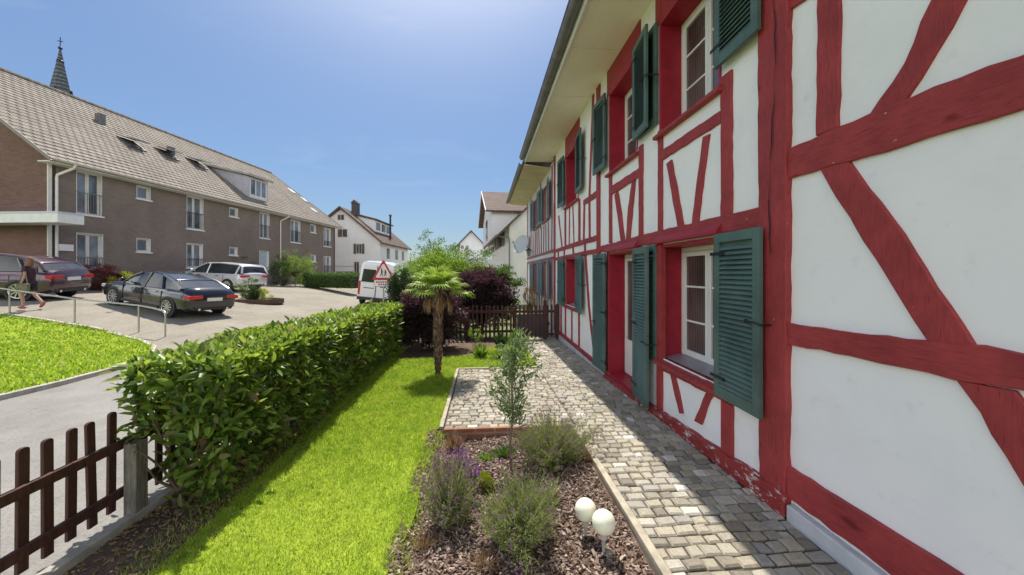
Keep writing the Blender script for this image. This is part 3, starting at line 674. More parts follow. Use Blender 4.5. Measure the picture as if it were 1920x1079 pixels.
M['grass']=leafmat('grass_blade',[(.20,.35,.015),(.31,.48,.025),(.43,.58,.05),(.60,.60,.20)],.45,.55,.3,None,11)
tag(blades('grass',GL,150000,.034,.0045,M['grass'],.01,.8,1,lambda X,Y:np.clip(6/(np.hypot(X,Y)**1.3),.12,1)),'short bright green grass on the garden lawn','grass',kind='stuff')
tag(blades('meadow_grass',LP,80000,.05,.012,M['grass'],.05,.7,2,lambda X,Y:np.clip(1.6-np.hypot(X,Y)/16,.08,1)*(np.hypot(X,Y)>6)),'bright green grass of the lawn across the path','grass',kind='stuff')
tag(blades('soil_grass',[(-2.3,.5),(-1.85,.5),(-1.85,3),(-1.85,9.5),(-2.2,9.5)],9000,.04,.005,M['grass'],.0,.9,3,lambda X,Y:np.clip((X+2.2)*2.2,.03,1)),'thin grass creeping onto the bare soil under the hedge','grass',kind='stuff')
tag(blades('lawn_edge_grass',[(-.62,-.6),(-.40,-.6),(-.42,1.0),(-.40,2.2),(-.43,3.1),(-.40,4.2),(-.62,4.2)],7000,.055,.005,M['grass'],-.01,1.0,9,lambda X,Y:np.clip((-.41-X)*7,.1,1)),'longer ragged grass leaning over the edge of the mulch bed','grass',kind='stuff')
# bark chips and litter
def chips(name,x0,x1,y0,y1,n,s,mat,dz,seed,fn=None):
    r=np.random.default_rng(seed); X=r.uniform(x0,x1,n);Y=r.uniform(y0,y1,n)
    Z=np.array([(gz(a,b)+dz) if dz is not None else bedz(a,b) for a,b in zip(X,Y)])+r.uniform(0,.018,n)
    L=s*r.uniform(.4,1.4,n); Wd=L*r.uniform(.2,.6,n); V=[];F=[]
    for i in range(n):
        q=Matrix.Rotation(r.uniform(0,6.28),3,'Z')@Matrix.Rotation(r.normal(0,.35),3,'X')@Matrix.Rotation(r.normal(0,.35),3,'Y'); c=Vector((X[i],Y[i],Z[i])); t=.003
        pts=[(-L[i]/2,-Wd[i]/2,-t),(L[i]/2,-Wd[i]*.3,-t),(L[i]*.4,Wd[i]/2,-t),(-L[i]*.45,Wd[i]*.4,-t)]
        b=len(V)
        for dzz in (0,2*t):
            for p in pts: V.append(c+q@Vector((p[0],p[1],p[2]+dzz)))
        F+=[(b+4,b+5,b+6,b+7),(b,b+1,b+5,b+4),(b+1,b+2,b+6,b+5),(b+2,b+3,b+7,b+6),(b+3,b,b+4,b+7)]
    return mesh_np(name,[tuple(v) for v in V],F,4,mat)
def islmat(name,cols,rough=.9):
    m,n,b=nodes(name); g=n.nodes.new('ShaderNodeNewGeometry'); r=ramp(n,[(i/(len(cols)-1),c) for i,c in enumerate(cols)]); n.links.new(g.outputs['Random Per Island'],r.inputs[0]); n.links.new(r.outputs[0],b.inputs['Base Color']); b.inputs['Roughness'].default_value=rough; setspec(b,.2); return m
M['chip']=islmat('bark_chip',[(.07,.04,.03),(.15,.10,.08),(.25,.185,.15),(.42,.35,.29)])
M['litter']=islmat('leaf_litter',[(.10,.07,.04),(.20,.14,.08),(.30,.22,.12),(.20,.13,.07)])
tag(chips('bark_mulch',BX0+.02,BX1-.02,BY0+.02,BY1-.02,12000,.030,M['chip'],None,5),'loose reddish bark mulch covering the flower bed','bark mulch',kind='stuff')
tag(chips('leaf_litter',-2.45,-1.75,.8,9.0,5200,.026,M['litter'],.0,6),'dry leaf litter on the soil under the hedge','leaf litter',kind='stuff')
# ================================================================= PLANTS
def leaves_mesh(name,P,D,N,L,Wd,mat,parent=None,fold=.25,droop=.15,six=True):
    """one leaf per row: P base point, D direction, N up-ish normal, lengths L, widths Wd (arrays)"""
    P=np.asarray(P);D=np.asarray(D);N=np.asarray(N);k=len(P)
    D=D/np.linalg.norm(D,axis=1,keepdims=True); S=np.cross(D,N); S/= (np.linalg.norm(S,axis=1,keepdims=True)+1e-9); U=np.cross(S,D)
    L=np.broadcast_to(L,(k,))[:,None];Wd=np.broadcast_to(Wd,(k,))[:,None]
    tip=P+D*L-U*L*droop
    if six:
        a=.32;b=.72
        l1=P+D*L*a+S*Wd*.5+U*Wd*fold-U*L*droop*a*a; l2=P+D*L*b+S*Wd*.40+U*Wd*fold*.8-U*L*droop*b*b
        r1=l1-S*Wd; r2=l2-S*Wd*.80
        V=np.stack([P,l1,l2,tip,r2,r1],1).reshape(-1,3); i=np.arange(k)*6
        Fq=np.concatenate([np.stack([i,i+1,i+2,i+3],1),np.stack([i+3,i+4,i+5,i],1)]); return mesh_np(name,V,Fq,4,mat,parent,True)
    l=P+D*L*.45+S*Wd*.5+U*Wd*fold; r_=l-S*Wd
    V=np.stack([P,l,tip,r_],1).reshape(-1,3); i=np.arange(k)*4
    return mesh_np(name,V,np.concatenate([np.stack([i,i+1,i+2],1),np.stack([i+2,i+3,i],1)]),3,mat,parent)
def rdir(r,k): 
    v=r.normal(size=(k,3)); return v/np.linalg.norm(v,axis=1,keepdims=True)
def bush(name,loc,rad,n,L,Wd,mat,label,cat='shrub',seed=1,stem=True,group=None,lump=.22,shell=.55,zmin=-.05,trunkh=None,up=.3,stemr=.03,six=False,leafname='foliage',parentobj=None):
    """a shrub: leaves in clumps through an uneven volume, round real stems"""
    r=np.random.default_rng(seed); x,y=loc[0],loc[1]; z0=loc[2] if len(loc)>2 else gz(x,y)
    root=parentobj or empty(name,(x,y,z0),0,label,cat,group)
    nc=max(10,n//60); cl=rdir(r,nc); cl[:,2]=np.abs(cl[:,2])*1.0 if zmin>=-.01 else cl[:,2]
    rr=(shell+(1-shell)*r.random(nc)**.6)*(1+lump*r.normal(size=nc)*.5); 
    cc=cl*rr[:,None]
    who=r.integers(0,nc,n); sp=.20+.10*r.random(nc)
    P=cc[who]+rdir(r,n)*(r.random(n)**.5*sp[who])[:,None]*.95
    rad=np.array(rad); c0=np.array([0,0,(trunkh if trunkh is not None else rad[2]*.9)])
    Q=P*rad+c0; Q=Q[Q[:,2]>.02]; k=len(Q)
    D=(Q-c0)/rad; D=D/np.linalg.norm(D,axis=1,keepdims=True)+rdir(r,k)*.9+np.array([0,0,up]); N=rdir(r,k)*.6+np.array([0,0,1.])
    leaves_mesh(leafname,Q,D,N,L*r.uniform(.6,1.25,k),Wd*r.uniform(.7,1.2,k),mat,root,six=six)
    if stem:
        mb=MB(); rr_=random.Random(seed); m_=min(26,nc)
        if trunkh is not None and trunkh>rad[2]*.95:
            mb.tube([(0,0,-.05),(.02*rad[0],0,c0[2]*.4),(-.03*rad[0],.02,c0[2]-rad[2]*.3),(0,0,c0[2]+rad[2]*.3)],[stemr,stemr*.8,stemr*.62,stemr*.25],8)
            base=Vector((0,0,c0[2]-rad[2]*.55))
        else: base=Vector((0,0,-.03))
        for i in range(m_):
            e=Vector(cc[i]*rad*.85+c0)
            if e.z<.05: continue
            b=base+Vector((rr_.uniform(-.1,.1)*rad[0],rr_.uniform(-.1,.1)*rad[1],0)); mid=b.lerp(e,.5)+Vector((rr_.uniform(-.1,.1)*rad[0],rr_.uniform(-.1,.1)*rad[1],.08*rad[2]))
            mb.tube([b,mid,e],[stemr*.45,stemr*.3,stemr*.1],5)
        mb.build('trunk' if trunkh else 'stem',M['bark'],root)
    return root
M['bark']=pbr('brown_bark',(.16,.115,.085),.9,.3,12,.6)
M['laurel']=leafmat('laurel_leaf',[(.035,.07,.015),(.07,.13,.022),(.11,.20,.028),(.20,.32,.04),(.26,.36,.06),(.14,.22,.035),(.21,.14,.07)],.42,.42,.45)
M['younglaurel']=leafmat('young_laurel_leaf',[(.16,.27,.025),(.25,.38,.04),(.34,.46,.07)],.5,.45,.4)
M['lime']=leafmat('fresh_green_leaf',[(.09,.17,.02),(.15,.26,.03),(.22,.34,.05)],.45,.45)
M['darkleaf']=leafmat('dark_green_leaf',[(.015,.035,.012),(.03,.06,.02),(.05,.09,.025)],.2,.45)
M['purpleleaf']=leafmat('dark_purple_leaf',[(.035,.016,.022),(.060,.026,.034),(.035,.045,.025),(.045,.03,.03)],.22,.5,.4,(.20,.03,.09))
M['midleaf']=leafmat('mid_green_leaf',[(.04,.085,.02),(.08,.15,.03),(.13,.21,.05)],.35,.45)
M['redleaf']=leafmat('wine_red_leaf',[(.10,.020,.02),(.18,.03,.03),(.10,.05,.03)],.3,.5,.4,(.5,.06,.05))
M['bronze']=leafmat('bronze_leaf',[(.12,.07,.02),(.20,.11,.03),(.09,.09,.03)],.35,.5)
M['grey_leaf']=leafmat('grey_green_leaf',[(.15,.18,.07),(.24,.28,.11),(.33,.36,.18),(.22,.27,.07)],.3,.6,.3)
M['olive']=leafmat('olive_leaf',[(.09,.15,.05),(.15,.23,.09),(.24,.32,.15)],.35,.45)
M['lavfl']=leafmat('lavender_flower',[(.17,.07,.16),(.26,.13,.24),(.22,.15,.15)],.2,.8,.2,(.4,.2,.4))
M['violet']=leafmat('violet_flower',[(.13,.03,.17),(.20,.06,.26),(.28,.10,.33)],.25,.7,.2,(.4,.1,.5))
M['straw']=leafmat('dry_straw',[(.22,.13,.07),(.34,.22,.12),(.18,.09,.06)],.3,.8,.2)
M['cushion']=leafmat('yellow_green_cushion',[(.25,.32,.02),(.38,.42,.03),(.30,.40,.05)],.35,.6,.3)
M['palm']=leafmat('palm_leaf',[(.13,.23,.02),(.20,.32,.03),(.30,.42,.06)],.45,.45,.35)
# ---- the laurel hedge
HX0,HX1,HY0,HY1=-2.57,-1.90,2.90,9.0
def hedge(name,x0,x1,y0,y1,h,n,L,Wd,mat,label,seed=4,rag=.06,bottom=.12,fl=True):
    r=np.random.default_rng(seed); root=empty(name,((x0+x1)/2,(y0+y1)/2,0),0,label,'hedge')
    lx,ly=(x1-x0),(y1-y0); A=np.array([lx*ly*1.2,ly*h,ly*h,lx*h,lx*h,ly*h*.8]); A=A/A.sum(); cs=np.cumsum(A); u=r.random(n); s=np.searchsorted(cs,u)
    a=r.random(n);b=r.random(n); d=np.abs(r.normal(0,.06,n)); P=np.zeros((n,3));Nn=np.zeros((n,3))
    def put(k,X,Y,Z,nn):
        m_=s==k; P[m_]=np.stack([X[m_],Y[m_],Z[m_]],1); Nn[m_]=nn
    X=x0+a*lx;Y=y0+a*ly
    put(0,x0+a*lx,y0+b*ly,h-d,(0,0,1)); put(1,x1-d,y0+a*ly,b**.85*h,(1,0,.2)); put(2,x0+d,y0+a*ly,b**.85*h,(-1,0,.2)); put(3,x0+a*lx,y0+d,b**.85*h,(0,-1,.2)); put(4,x0+a*lx,y1-d,b**.85*h,(0,1,.2))
    put(5,x0+lx*(.25+.5*r.random(n)),y0+a*ly,b*h*.92,(0,0,1))
    # uneven outline
    lum=.5*np.sin(P[:,1]*3.1+1)+.5*np.sin(P[:,1]*7.3+P[:,2]*5)+.6*np.sin(P[:,1]*13+P[:,0]*9+P[:,2]*11)
    P+=Nn*(lum*rag*.6+r.normal(0,rag*.5,n))[:,None]
    shoot=r.random(n)<.035; P[shoot]+=Nn[shoot]*(r.random(shoot.sum())*.09)[:,None]
    # the foot of the hedge is thin and ragged
    low=P[:,2]<h*.32; P=P[~(low&(r.random(n)<.62))|~low] if False else P
    hole=(np.sin(P[:,1]*5.1+2)*np.sin(P[:,2]*8.3+P[:,1]*2.2+1)+.35*np.sin(P[:,1]*17+P[:,2]*13))>.62; side=(s==1)|(s==3); keep=~(side&hole&(r.random(n)<.75)); keep&=~(low&(r.random(n)<.70*(1-P[:,2]/(h*.32)))) ; keep&=P[:,2]>bottom*r.random(n); keep&=~((P[:,1]<y0+.35)&(P[:,0]<x0+.25)&(P[:,2]<.5)) if name=='laurel_hedge' else True; P=P[keep];Nn=Nn[keep];k=len(P)
    # taper round the edges
    P[:,0]=np.where(P[:,2]<h*.45,(x0+x1)/2+(P[:,0]-(x0+x1)/2)*(.80+.20*P[:,2]/(h*.45)),P[:,0])
    G=np.array([gz(x,y) for x,y in zip(P[:,0],P[:,1])]); D=Nn*.7+rdir(r,k)*.8+np.array([0,0,.25]); up=Nn*.8+np.array([0,0,.8])+rdir(r,k)*.7
    P[:,2]+=G; off=np.array([(x0+x1)/2,(y0+y1)/2,0]); P=P-off
    leaves_mesh('foliage',P,D,up,L*r.uniform(.6,1.3,k),Wd*r.uniform(.75,1.25,k),mat,root,fold=.22,droop=.18)
    # fresh lighter shoots on the clipped top
    kk=int(n*.30); X=x0+r.random(kk)*lx; Y=y0+r.random(kk)*ly; Z=np.array([gz(a_,b_) for a_,b_ in zip(X,Y)])+h-.05+.07*r.random(kk)**.6+.03*np.sin(Y*3.1+1)
    edge=r.random(kk)<.35; X=np.where(edge,np.where(r.random(kk)<.6,x1+r.normal(.0,.02,kk),x0+r.normal(0,.02,kk)),X); Z=np.where(edge,Z-.12*r.random(kk)**2,Z)
    leaves_mesh('young_leaves',np.stack([X,Y,Z],1)-off,rdir(r,kk)*.8+np.array([0,0,.9]),rdir(r,kk)*.7+np.array([0,0,.6]),L*r.uniform(.5,1.0,kk),Wd*r.uniform(.7,1.0,kk),M['younglaurel'],root,fold=.25,droop=.1)
    mb=MB(); q=random.Random(seed); y=y0+.1
    while y<y1:
        xx=(x0+x1)/2+q.uniform(-.1,.1); z=gz(xx,y)
        mb.tube([(xx-off[0],y-off[1],z-.05),(xx-off[0]+q.uniform(-.05,.05),y-off[1]+q.uniform(-.05,.05),z+.25)],[.022,.018],7)
        for _ in range(9):
            e=(q.uniform(x0+.06,x1-.06)-off[0],y-off[1]+q.uniform(-.3,.3),z+q.uniform(.35,h-.08)); 
            mb.tube([(xx-off[0],y-off[1],z+.12),((xx-off[0]+e[0])/2+q.uniform(-.06,.06),(y-off[1]+e[1])/2,z+(e[2]-z)*.6),e],[.013,.009,.003],5)
        y+=q.uniform(.25,.4)
    mb.build('stem',M['bark'],root); return root
hedge('laurel_hedge',HX0,HX1,HY0,HY1,1.09,23000,.098,.040,M['laurel'],'clipped glossy laurel hedge between the garden lawn and the grey path')
# ---- picket fences
M['picket']=pbr('dark_red_brown_stain',(.075,.026,.020),.7,.3,10,.3,stretch=(4,4,.6))
M['greywood']=pbr('weathered_grey_wood',(.22,.20,.17),.9,.3,14,.5,stretch=(4,4,.5))
def picket_mesh(w,h,t,axis):
    """rounded top picket, width along axis"""
    mb=MB(); pts=[(-w/2,0),(w/2,0),(w/2,h-w*.35)]+[(w/2*math.cos(a),h-w*.35+w*.35*math.sin(a)) for a in [math.pi*i/6 for i in range(1,6)]]+[(-w/2,h-w*.35)]
    if axis=='y': mb.prism(pts,-t/2,t/2)
    else: mb.prism(pts,-t/2,t/2,'y')
    return mb
fn=empty('picket_fence',(-2.58,2.5,gz(-2.58,2.5)),0,'dark red-brown picket fence beside the grey path in the lower left corner','fence')
src=None
for i in range(22):
    y=1.16+i*.127
    if 2.86<y<2.97: continue
    if src is None:
        o=picket_mesh(.054,.70,.020,'y').build('picket',M['picket'],fn,.003); src=o
    else:
        o=src.copy(); C.objects.link(o); o.parent=fn
    o.location=(random.uniform(-.004,.004)-.0,y-2.5,.07+random.uniform(-.012,.012)); o.rotation_euler=(random.uniform(-.015,.015),random.uniform(-.015,.015),0)
for z in (.16,.50):
    mb=MB(); mb.box(.012,-1.45,z,.042,1.5,z+.065); mb.build('rail',M['picket'],fn,.004)
mb=MB(); mb.box(.06,.33,-.1,.143,.43,.54); mb.build('post',M['greywood'],fn,.006)
ribbon('fence_kerb',[(-2.46,.2),(-2.46,4.6)],.07,-.1,.06,M['concrete'],label='narrow concrete kerb at the foot of the near picket fence',cat='kerb')
# far fence and gate
FY=10.62
ff=empty('picket_fence',(-.6,FY,gz(-.6,FY)),0,'dark brown picket fence at the back of the garden, in front of the purple shrub','fence')
src=None; x=-2.15
while x<.88:
    if src is None: o=picket_mesh(.055,.92,.018,'x').build('picket',M['picket'],ff); src=o
    else: o=src.copy(); C.objects.link(o); o.parent=ff
    o.location=(x+.6,random.uniform(-.004,.004),.05+random.uniform(-.015,.015)); o.rotation_euler=(0,random.uniform(-.02,.02),0); x+=.118
for z in (.2,.76):
    mb=MB(); mb.box(-1.6,.012,z,1.5,.045,z+.07); mb.build('rail',M['picket'],ff)
for xx in (-1.5,.1,1.46):
    mb=MB(); mb.box(xx,.05,-.1,xx+.09,.14,.9); mb.build('post',M['picket'],ff)
gt=empty('garden_gate',(1.4,FY-.02,gz(1.4,FY)),0,'dark garden gate with a solid lower panel beside the house wall','gate')
src=None; x=.94
while x<2.1:
    if src is None: o=picket_mesh(.055,.93,.018,'x').build('picket',M['picket'],gt); src=o
    else: o=src.copy(); C.objects.link(o); o.parent=gt
    o.location=(x-1.4,0,.05+random.uniform(-.01,.01)); x+=.115
mb=MB(); mb.box(-.42,.014,.12,.42,.03,.72); mb.build('panel',pbr('dark_blue_grey_board',(.06,.055,.075),.6,.2,5,.1),gt)
for z in (.1,.76):
    mb=MB(); mb.box(-.48,.031,z,.66,.06,z+.07); mb.build('rail',M['picket'],gt)
for xx in (.34,.70): 
    mb=MB(); mb.box(xx,-.04,-.1,xx+.09,.05,1.06 if xx<.5 else .95); mb.lathe([(.065,1.06),(.05,1.12),(.001,1.15)],(xx+.045,0,0 if xx<.5 else -.11),4,Matrix.Rotation(R(45),3,'Z')); mb.build('post',M['picket'],gt,smooth_=False)
mb=MB(); mb.box(.42,-.10,.42,.50,-.04,.50); mb.build('latch',M['iron'],gt)
# ---- fan palm
px_,py_=-.80,6.78
palm=empty('fan_palm',(px_,py_,gz(px_,py_)),0,'small fan palm with shaggy trunk on the garden lawn','palm')
mb=MB(); r_=random.Random(2); prof=[]
for i in range(34):
    z=i*.049; rr=.036+.030*math.sin(min(1,z/1.5)*2.3)+(.018 if i%2 else 0)+r_.uniform(0,.012); prof.append((rr,z-.04))
mb.lathe(prof+[(.025,1.64)],(0,0,0),14); tr=mb.build('trunk',pbr('palm_fibre',(.12,.07,.05),.95,.4,25,1.0,stretch=(1,1,.4)),palm,smooth_=False)
mb=MB()
for i in range(220):
    z=r_.uniform(.12,1.6); a=r_.uniform(0,6.28); rr=.040+.031*math.sin(min(1,z/1.5)*2.3); c=Vector((math.cos(a)*rr,math.sin(a)*rr,z)); o_=Vector((math.cos(a),math.sin(a),0)); t=o_.cross(Vector((0,0,1)))
    ww=r_.uniform(.006,.02); hh=r_.uniform(.05,.11)*(1.3 if z>.9 else 1); oo=r_.uniform(.02,.05)
    mb.add([c-t*ww,c+t*ww,c+o_*oo+t*ww*.4+Vector((0,0,hh)),c+o_*oo-t*ww*.4+Vector((0,0,hh))],[(0,1,2,3)])
mb.build('leaf_base',leafmat('pale_leaf_base',[(.22,.14,.10),(.36,.27,.20),(.16,.09,.06)],.1,.8,.2),tr,smooth_=False)
for i in range(30):
    a=i*2.399; el=R(78-i*2.9)+r_.uniform(-.1,.1); pl=.20+.009*i+r_.uniform(-.03,.03)
    d=Vector((math.cos(a)*math.cos(el),math.sin(a)*math.cos(el),math.sin(el))); b=Vector((0,0,1.57))
    e=b+d*pl-Vector((0,0,.03+.002*i)); d2=(d+Vector((0,0,-.15))).normalized(); s=d2.cross(Vector((0,0,1))).normalized(); u=s.cross(d2)
    mb=MB(); mb.tube([b,b.lerp(e,.5)+Vector((0,0,.015)),e],[.009,.006,.005],5)
    nf=26; FL=r_.uniform(.23,.30)
    for k in range(nf):
        ph=R(-150+300*k/(nf-1)); L=FL*(1-.25*abs(ph)/2.6)*r_.uniform(.92,1.05)
        dd=(d2*math.cos(ph)+s*math.sin(ph)); tt=dd.cross(u).normalized(); dr=r_.uniform(.05,.22)
        p1=e+dd*L*.6+u*.03; p2=e+dd*L-u*L*dr*1.3
        w1=.013
        mb.add([e,p1-tt*w1,p1+u*.006,p1+tt*w1,p2],[(0,1,2),(0,2,3),(1,4,2),(2,4,3)])
    mb.build('frond',M['palm'],palm,smooth_=False)
for i in range(7):
    a=i*.93+.3; L=r_.uniform(.30,.42); b=Vector((math.cos(a)*.05,math.sin(a)*.05,1.50)); e=b+Vector((math.cos(a)*.14,math.sin(a)*.14,-.10)); mb=MB(); mb.tube([b,b.lerp(e,.5)+Vector((0,0,.03)),e],[.007,.005,.004],5)
    for k in range(14):
        ph=-1.1+2.2*k/13; o_=Vector((math.cos(a+ph*.8),math.sin(a+ph*.8),0)); t=o_.cross(Vector((0,0,1))); p2=e+o_*.07+Vector((0,0,-L*r_.uniform(.6,1)))
        mb.add([e-t*.004,e+t*.004,e.lerp(p2,.5)+o_*.04+t*.010,p2,e.lerp(p2,.5)+o_*.04-t*.010],[(0,1,2,4),(4,2,3)])
    mb.build('dead_frond',M['straw'],palm,smooth_=False)
# ---- lavender and other bed plants
def lavender(loc,h,rad,n,nf,label,seed,name='lavender',leaf='grey_leaf',flower='lavfl',fl=.035,lean=.55,cat='plant'):
    r=np.random.default_rng(seed); x,y=loc; z=bedz(x,y); root=empty(name,(x,y,z),0,label,cat,'lavender plants in the mulch bed' if name=='lavender' else None)
    a=r.uniform(0,6.283,n); q=np.sqrt(r.random(n))*(1+.22*np.sin(2*a+seed)+.16*np.sin(3*a+seed*2)+.10*np.sin(7*a)); hh=h*r.uniform(.45,1.12,n)*(1-.35*q)*(1+.15*np.sin(a*4+seed)); bx=np.cos(a)*q*rad*.35; by=np.sin(a)*q*rad*.35; tx=np.cos(a)*q*rad; ty=np.sin(a)*q*rad
    B=np.stack([bx,by,np.zeros(n)],1);T=np.stack([tx,ty,hh],1)+r.normal(0,.02,(n,3))
    ctl=B*.5+T*.5+np.stack([-tx*.12,-ty*.12,hh*.1],1)
    # stems as thin ribbons
    S=np.cross(T-B,r.normal(size=(n,3))); S/=np.linalg.norm(S,axis=1,keepdims=True); wv=.0016
    V=np.stack([B-S*wv,B+S*wv,ctl+S*wv,ctl-S*wv,T+S*wv*.6,T-S*wv*.6],1).reshape(-1,3); i=np.arange(n)*6
    mesh_np('stem',V,np.concatenate([np.stack([i,i+1,i+2,i+3],1),np.stack([i+3,i+2,i+4,i+5],1)]),4,M[leaf],root)
    mb=MB(); q3=random.Random(seed)
    for k in range(14):
        aa=q3.uniform(0,6.28); mb.tube([(0,0,-.03),(math.cos(aa)*rad*.2,math.sin(aa)*rad*.2,h*.22),(math.cos(aa)*rad*.5,math.sin(aa)*rad*.5,h*.5)],[.009,.006,.002],5)
    if h>.3: mb.build('woody_stem',M['bark'],root)
    per=16; t=np.tile(np.linspace(.12,.86,per),n)+r.normal(0,.03,n*per); idx=np.repeat(np.arange(n),per); t=t[:,None]
    P=(1-t)**2*B[idx]+2*t*(1-t)*ctl[idx]+t*t*T[idx]; D=(T-B)[idx]/h+rdir(r,n*per)*.75; 
    leaves_mesh('foliage',P,D,rdir(r,n*per),.034*r.uniform(.6,1.3,n*per),.0052,M[leaf],root,six=False)
    who=r.choice(n,min(nf,n),replace=False); P=[];D=[]
    for k in who:
        for j in range(7): P.append(T[k]-np.array([0,0,.01])+np.array([0,0,fl*.9*j/6])); D.append(r.normal(size=3)*.8+np.array([0,0,.7]))
    fo=leaves_mesh('flower',np.array(P),np.array(D),rdir(r,len(P)),fl*.42,fl*.25,M[flower],root,six=False); fo['kind']='stuff'
    return root
lavender((-.24,2.72),.47,.24,420,260,'faded lavender with pinkish seed heads beside the lawn edge, left of the other lavenders',11)
lavender((.25,2.48),.44,.33,700,110,'largest grey-green lavender at the front middle of the mulch bed',12)
lavender((.67,3.55),.46,.42,760,260,'rounded green lavender leaning over the edging by the path',13)
v=lavender((-.19,2.98),.36,.14,130,130,'small clump of deep violet flowers behind the leftmost lavender',14,'flower_clump','olive','violet',.05,.5,'flower')
def cushion(loc,rad,n,label):
    r=np.random.default_rng(8); x,y=loc; root=empty('cushion_plant',(x,y,bedz(x,y)),0,label,'plant'); d=rdir(r,n); d[:,2]=np.abs(d[:,2]); P=d*np.array([rad,rad,rad*1.25])*(.75+.25*r.random((n,1)))
    leaves_mesh('foliage',P,d+rdir(r,n)*.4,rdir(r,n),.022,.006,M['cushion'],root,six=False)
    r2=rdir(r,n//3); P2=r2*rad*.6; P2[:,2]=np.abs(P2[:,2]); mb=MB(); mb.sphere((0,0,.0),rad*.7,12,8); mb.build('woody_core',M['bark'],root)
cushion((-.01,3.12),.10,3200,'small yellow-green cushion plant in the middle of the mulch bed')
def tuft(name,loc,h,rad,n,mat,label,seed,dz=-.085,cat='plant',w_=.004,group=None):
    r=np.random.default_rng(seed); x,y=loc; root=empty(name,(x,y,(gz(x,y)+dz) if dz!=-.085 else bedz(x,y)),0,label,cat,group); a=r.uniform(0,6.283,n); q=r.random(n)**.7
    B=np.stack([np.cos(a)*rad*.2,np.sin(a)*rad*.2,np.zeros(n)],1)*q[:,None]; T=np.stack([np.cos(a)*q*rad,np.sin(a)*q*rad,h*r.uniform(.4,1.05,n)*(1-.3*q)],1)
    leaves_mesh('foliage',B,T-B,rdir(r,n),np.linalg.norm(T-B,axis=1),w_*r.uniform(.6,1.4,n),mat,root,fold=.1,droop=.06); return root
tuft('dry_grass',(-.30,3.95),.26,.14,240,M['straw'],'dry brown upright tuft in front of the brick edging',21,w_=.005)
tuft('groundcover_sprig',(1.0,3.52),.10,.13,170,M['straw'],'dry trailing sprigs spilling over the edging stone',22,w_=.006)
tuft('groundcover_sprig',(.22,3.75),.12,.16,200,M['midleaf'],'low green sprigs around the foot of the young olive tree',23,w_=.010)
tuft('groundcover_sprig',(.03,3.62),.09,.12,120,M['lime'],'small fresh green sprigs behind the cushion plant',24,w_=.008)
for i,(xx,yy,lb) in enumerate(((-.38,2.45,'thin dry stalks at the lower left of the mulch bed'),(.0,2.28,'dry stalks in front of the largest lavender'),(.52,2.95,'small dry stalks between the two right lavenders'),(.40,3.95,'dry stalks near the right end of the brick edging'))):
    tuft('dry_stalks',(xx,yy),.13,.14,90,M['straw'],lb,70+i,w_=.003)
# young tree in the bed
tx,ty=.26,3.40; tz=bedz(tx,ty)
yt=empty('young_olive_tree',(tx,ty,tz),0,'slender young olive tree with loose grey-green crown in the flower bed','tree')
mb=MB(); r_=random.Random(31); tips=[]
mb.tube([(0,0,-.02),(-.01,0,.25),(.015,.01,.5),(0,0,.85),(.02,.02,1.16)],[.013,.011,.010,.008,.003],8)
for i in range(22):
    z=.40+.74*i/22+r_.uniform(-.02,.02); a=r_.uniform(0,6.28); L=(.30 if z<.9 else .20)*r_.uniform(.5,1.2); s=Vector((0,0,z)); 
    e=s+Vector((math.cos(a)*L*.75,math.sin(a)*L*.75,L*.75)); m_=s.lerp(e,.5)+Vector((0,0,-.02)); mb.tube([s,m_,e],[.005,.0035,.0015],5); tips.append((s,m_,e))
mb.build('trunk',pbr('olive_bark',(.20,.15,.10),.8,.2,20,.3),yt)
P=[];D=[]
for s,m_,e in tips:
    for k in range(58):
        t=.25+.78*r_.random(); p=s.lerp(m_,t*2) if t<.5 else m_.lerp(e,(t-.5)*2); P.append(p+Vector([r_.gauss(0,.028) for _ in range(3)])); D.append((e-s).normalized()*.8+Vector([r_.gauss(0,.6) for _ in range(3)]))
P=np.array([tuple(p) for p in P]);D=np.array([tuple(p) for p in D]); r=np.random.default_rng(5)
leaves_mesh('foliage',P,D,rdir(r,len(P)),.060*r.uniform(.6,1.2,len(P)),.015,M['olive'],yt)
# globes
M['opal']=None
m_,n_,b_=nodes('opal_globe'); b_.inputs['Base Color'].default_value=(.82,.82,.66,1); b_.inputs['Roughness'].default_value=.3; b_.inputs['Subsurface Weight'].default_value=.25; b_.inputs['Subsurface Radius'].default_value=(.05,.05,.03); M['opal']=m_
for i,(xx,yy,hh,lb) in enumerate(((.765,2.315,.205,'cream solar garden globe on a short stake, the front one of two'),(.695,2.48,.185,'cream solar garden globe half hidden behind the front globe'))):
    g_=empty('garden_globe',(xx,yy,bedz(xx,yy)),0,lb,'garden light','cream solar globes in the mulch bed')
    mb=MB(); mb.sphere((0,0,hh),.073,28,18); mb.build('globe',M['opal'],g_)
    mb=MB(); mb.lathe([(.022,hh-.075),(.024,hh-.10),(.012,hh-.115),(.010,-.03)],(0,0,0),12); mb.build('stake',pbr('clear_grey_plastic',(.45,.44,.42),.3,.05),g_)
    mb=MB(); mb.lathe([(.001,.012),(.055,.010),(.06,.0)],(0,0,0),16); mb.build('base',M['iron'],g_)
# weeds by the far path
for i,(xx,yy,h,rd,mt,lb) in enumerate(((-.05,8.1,.42,.22,'lime','tall pale green weed on the lawn right of the palm'),(.75,8.9,.50,.20,'midleaf','leafy weed clump by the curved edging of the path'),(.45,9.4,.46,.25,'darkleaf','dark leafy weed clump in front of the fence'),(.85,9.9,.42,.2,'lime','fresh green weed clump in front of the gate'),(.35,7.95,.26,.3,'lime','low spreading weed beside the paved square'))):
    tuft('weed_clump',(xx,yy),h,rd,170,M[mt],lb,40+i,dz=0,w_=.026)
bush('shrub_sprig',(-.20,9.0),(.18,.18,.30),500,.05,.02,M['lime'],'small upright green sprig in front of the fence',seed=60,stemr=.008)
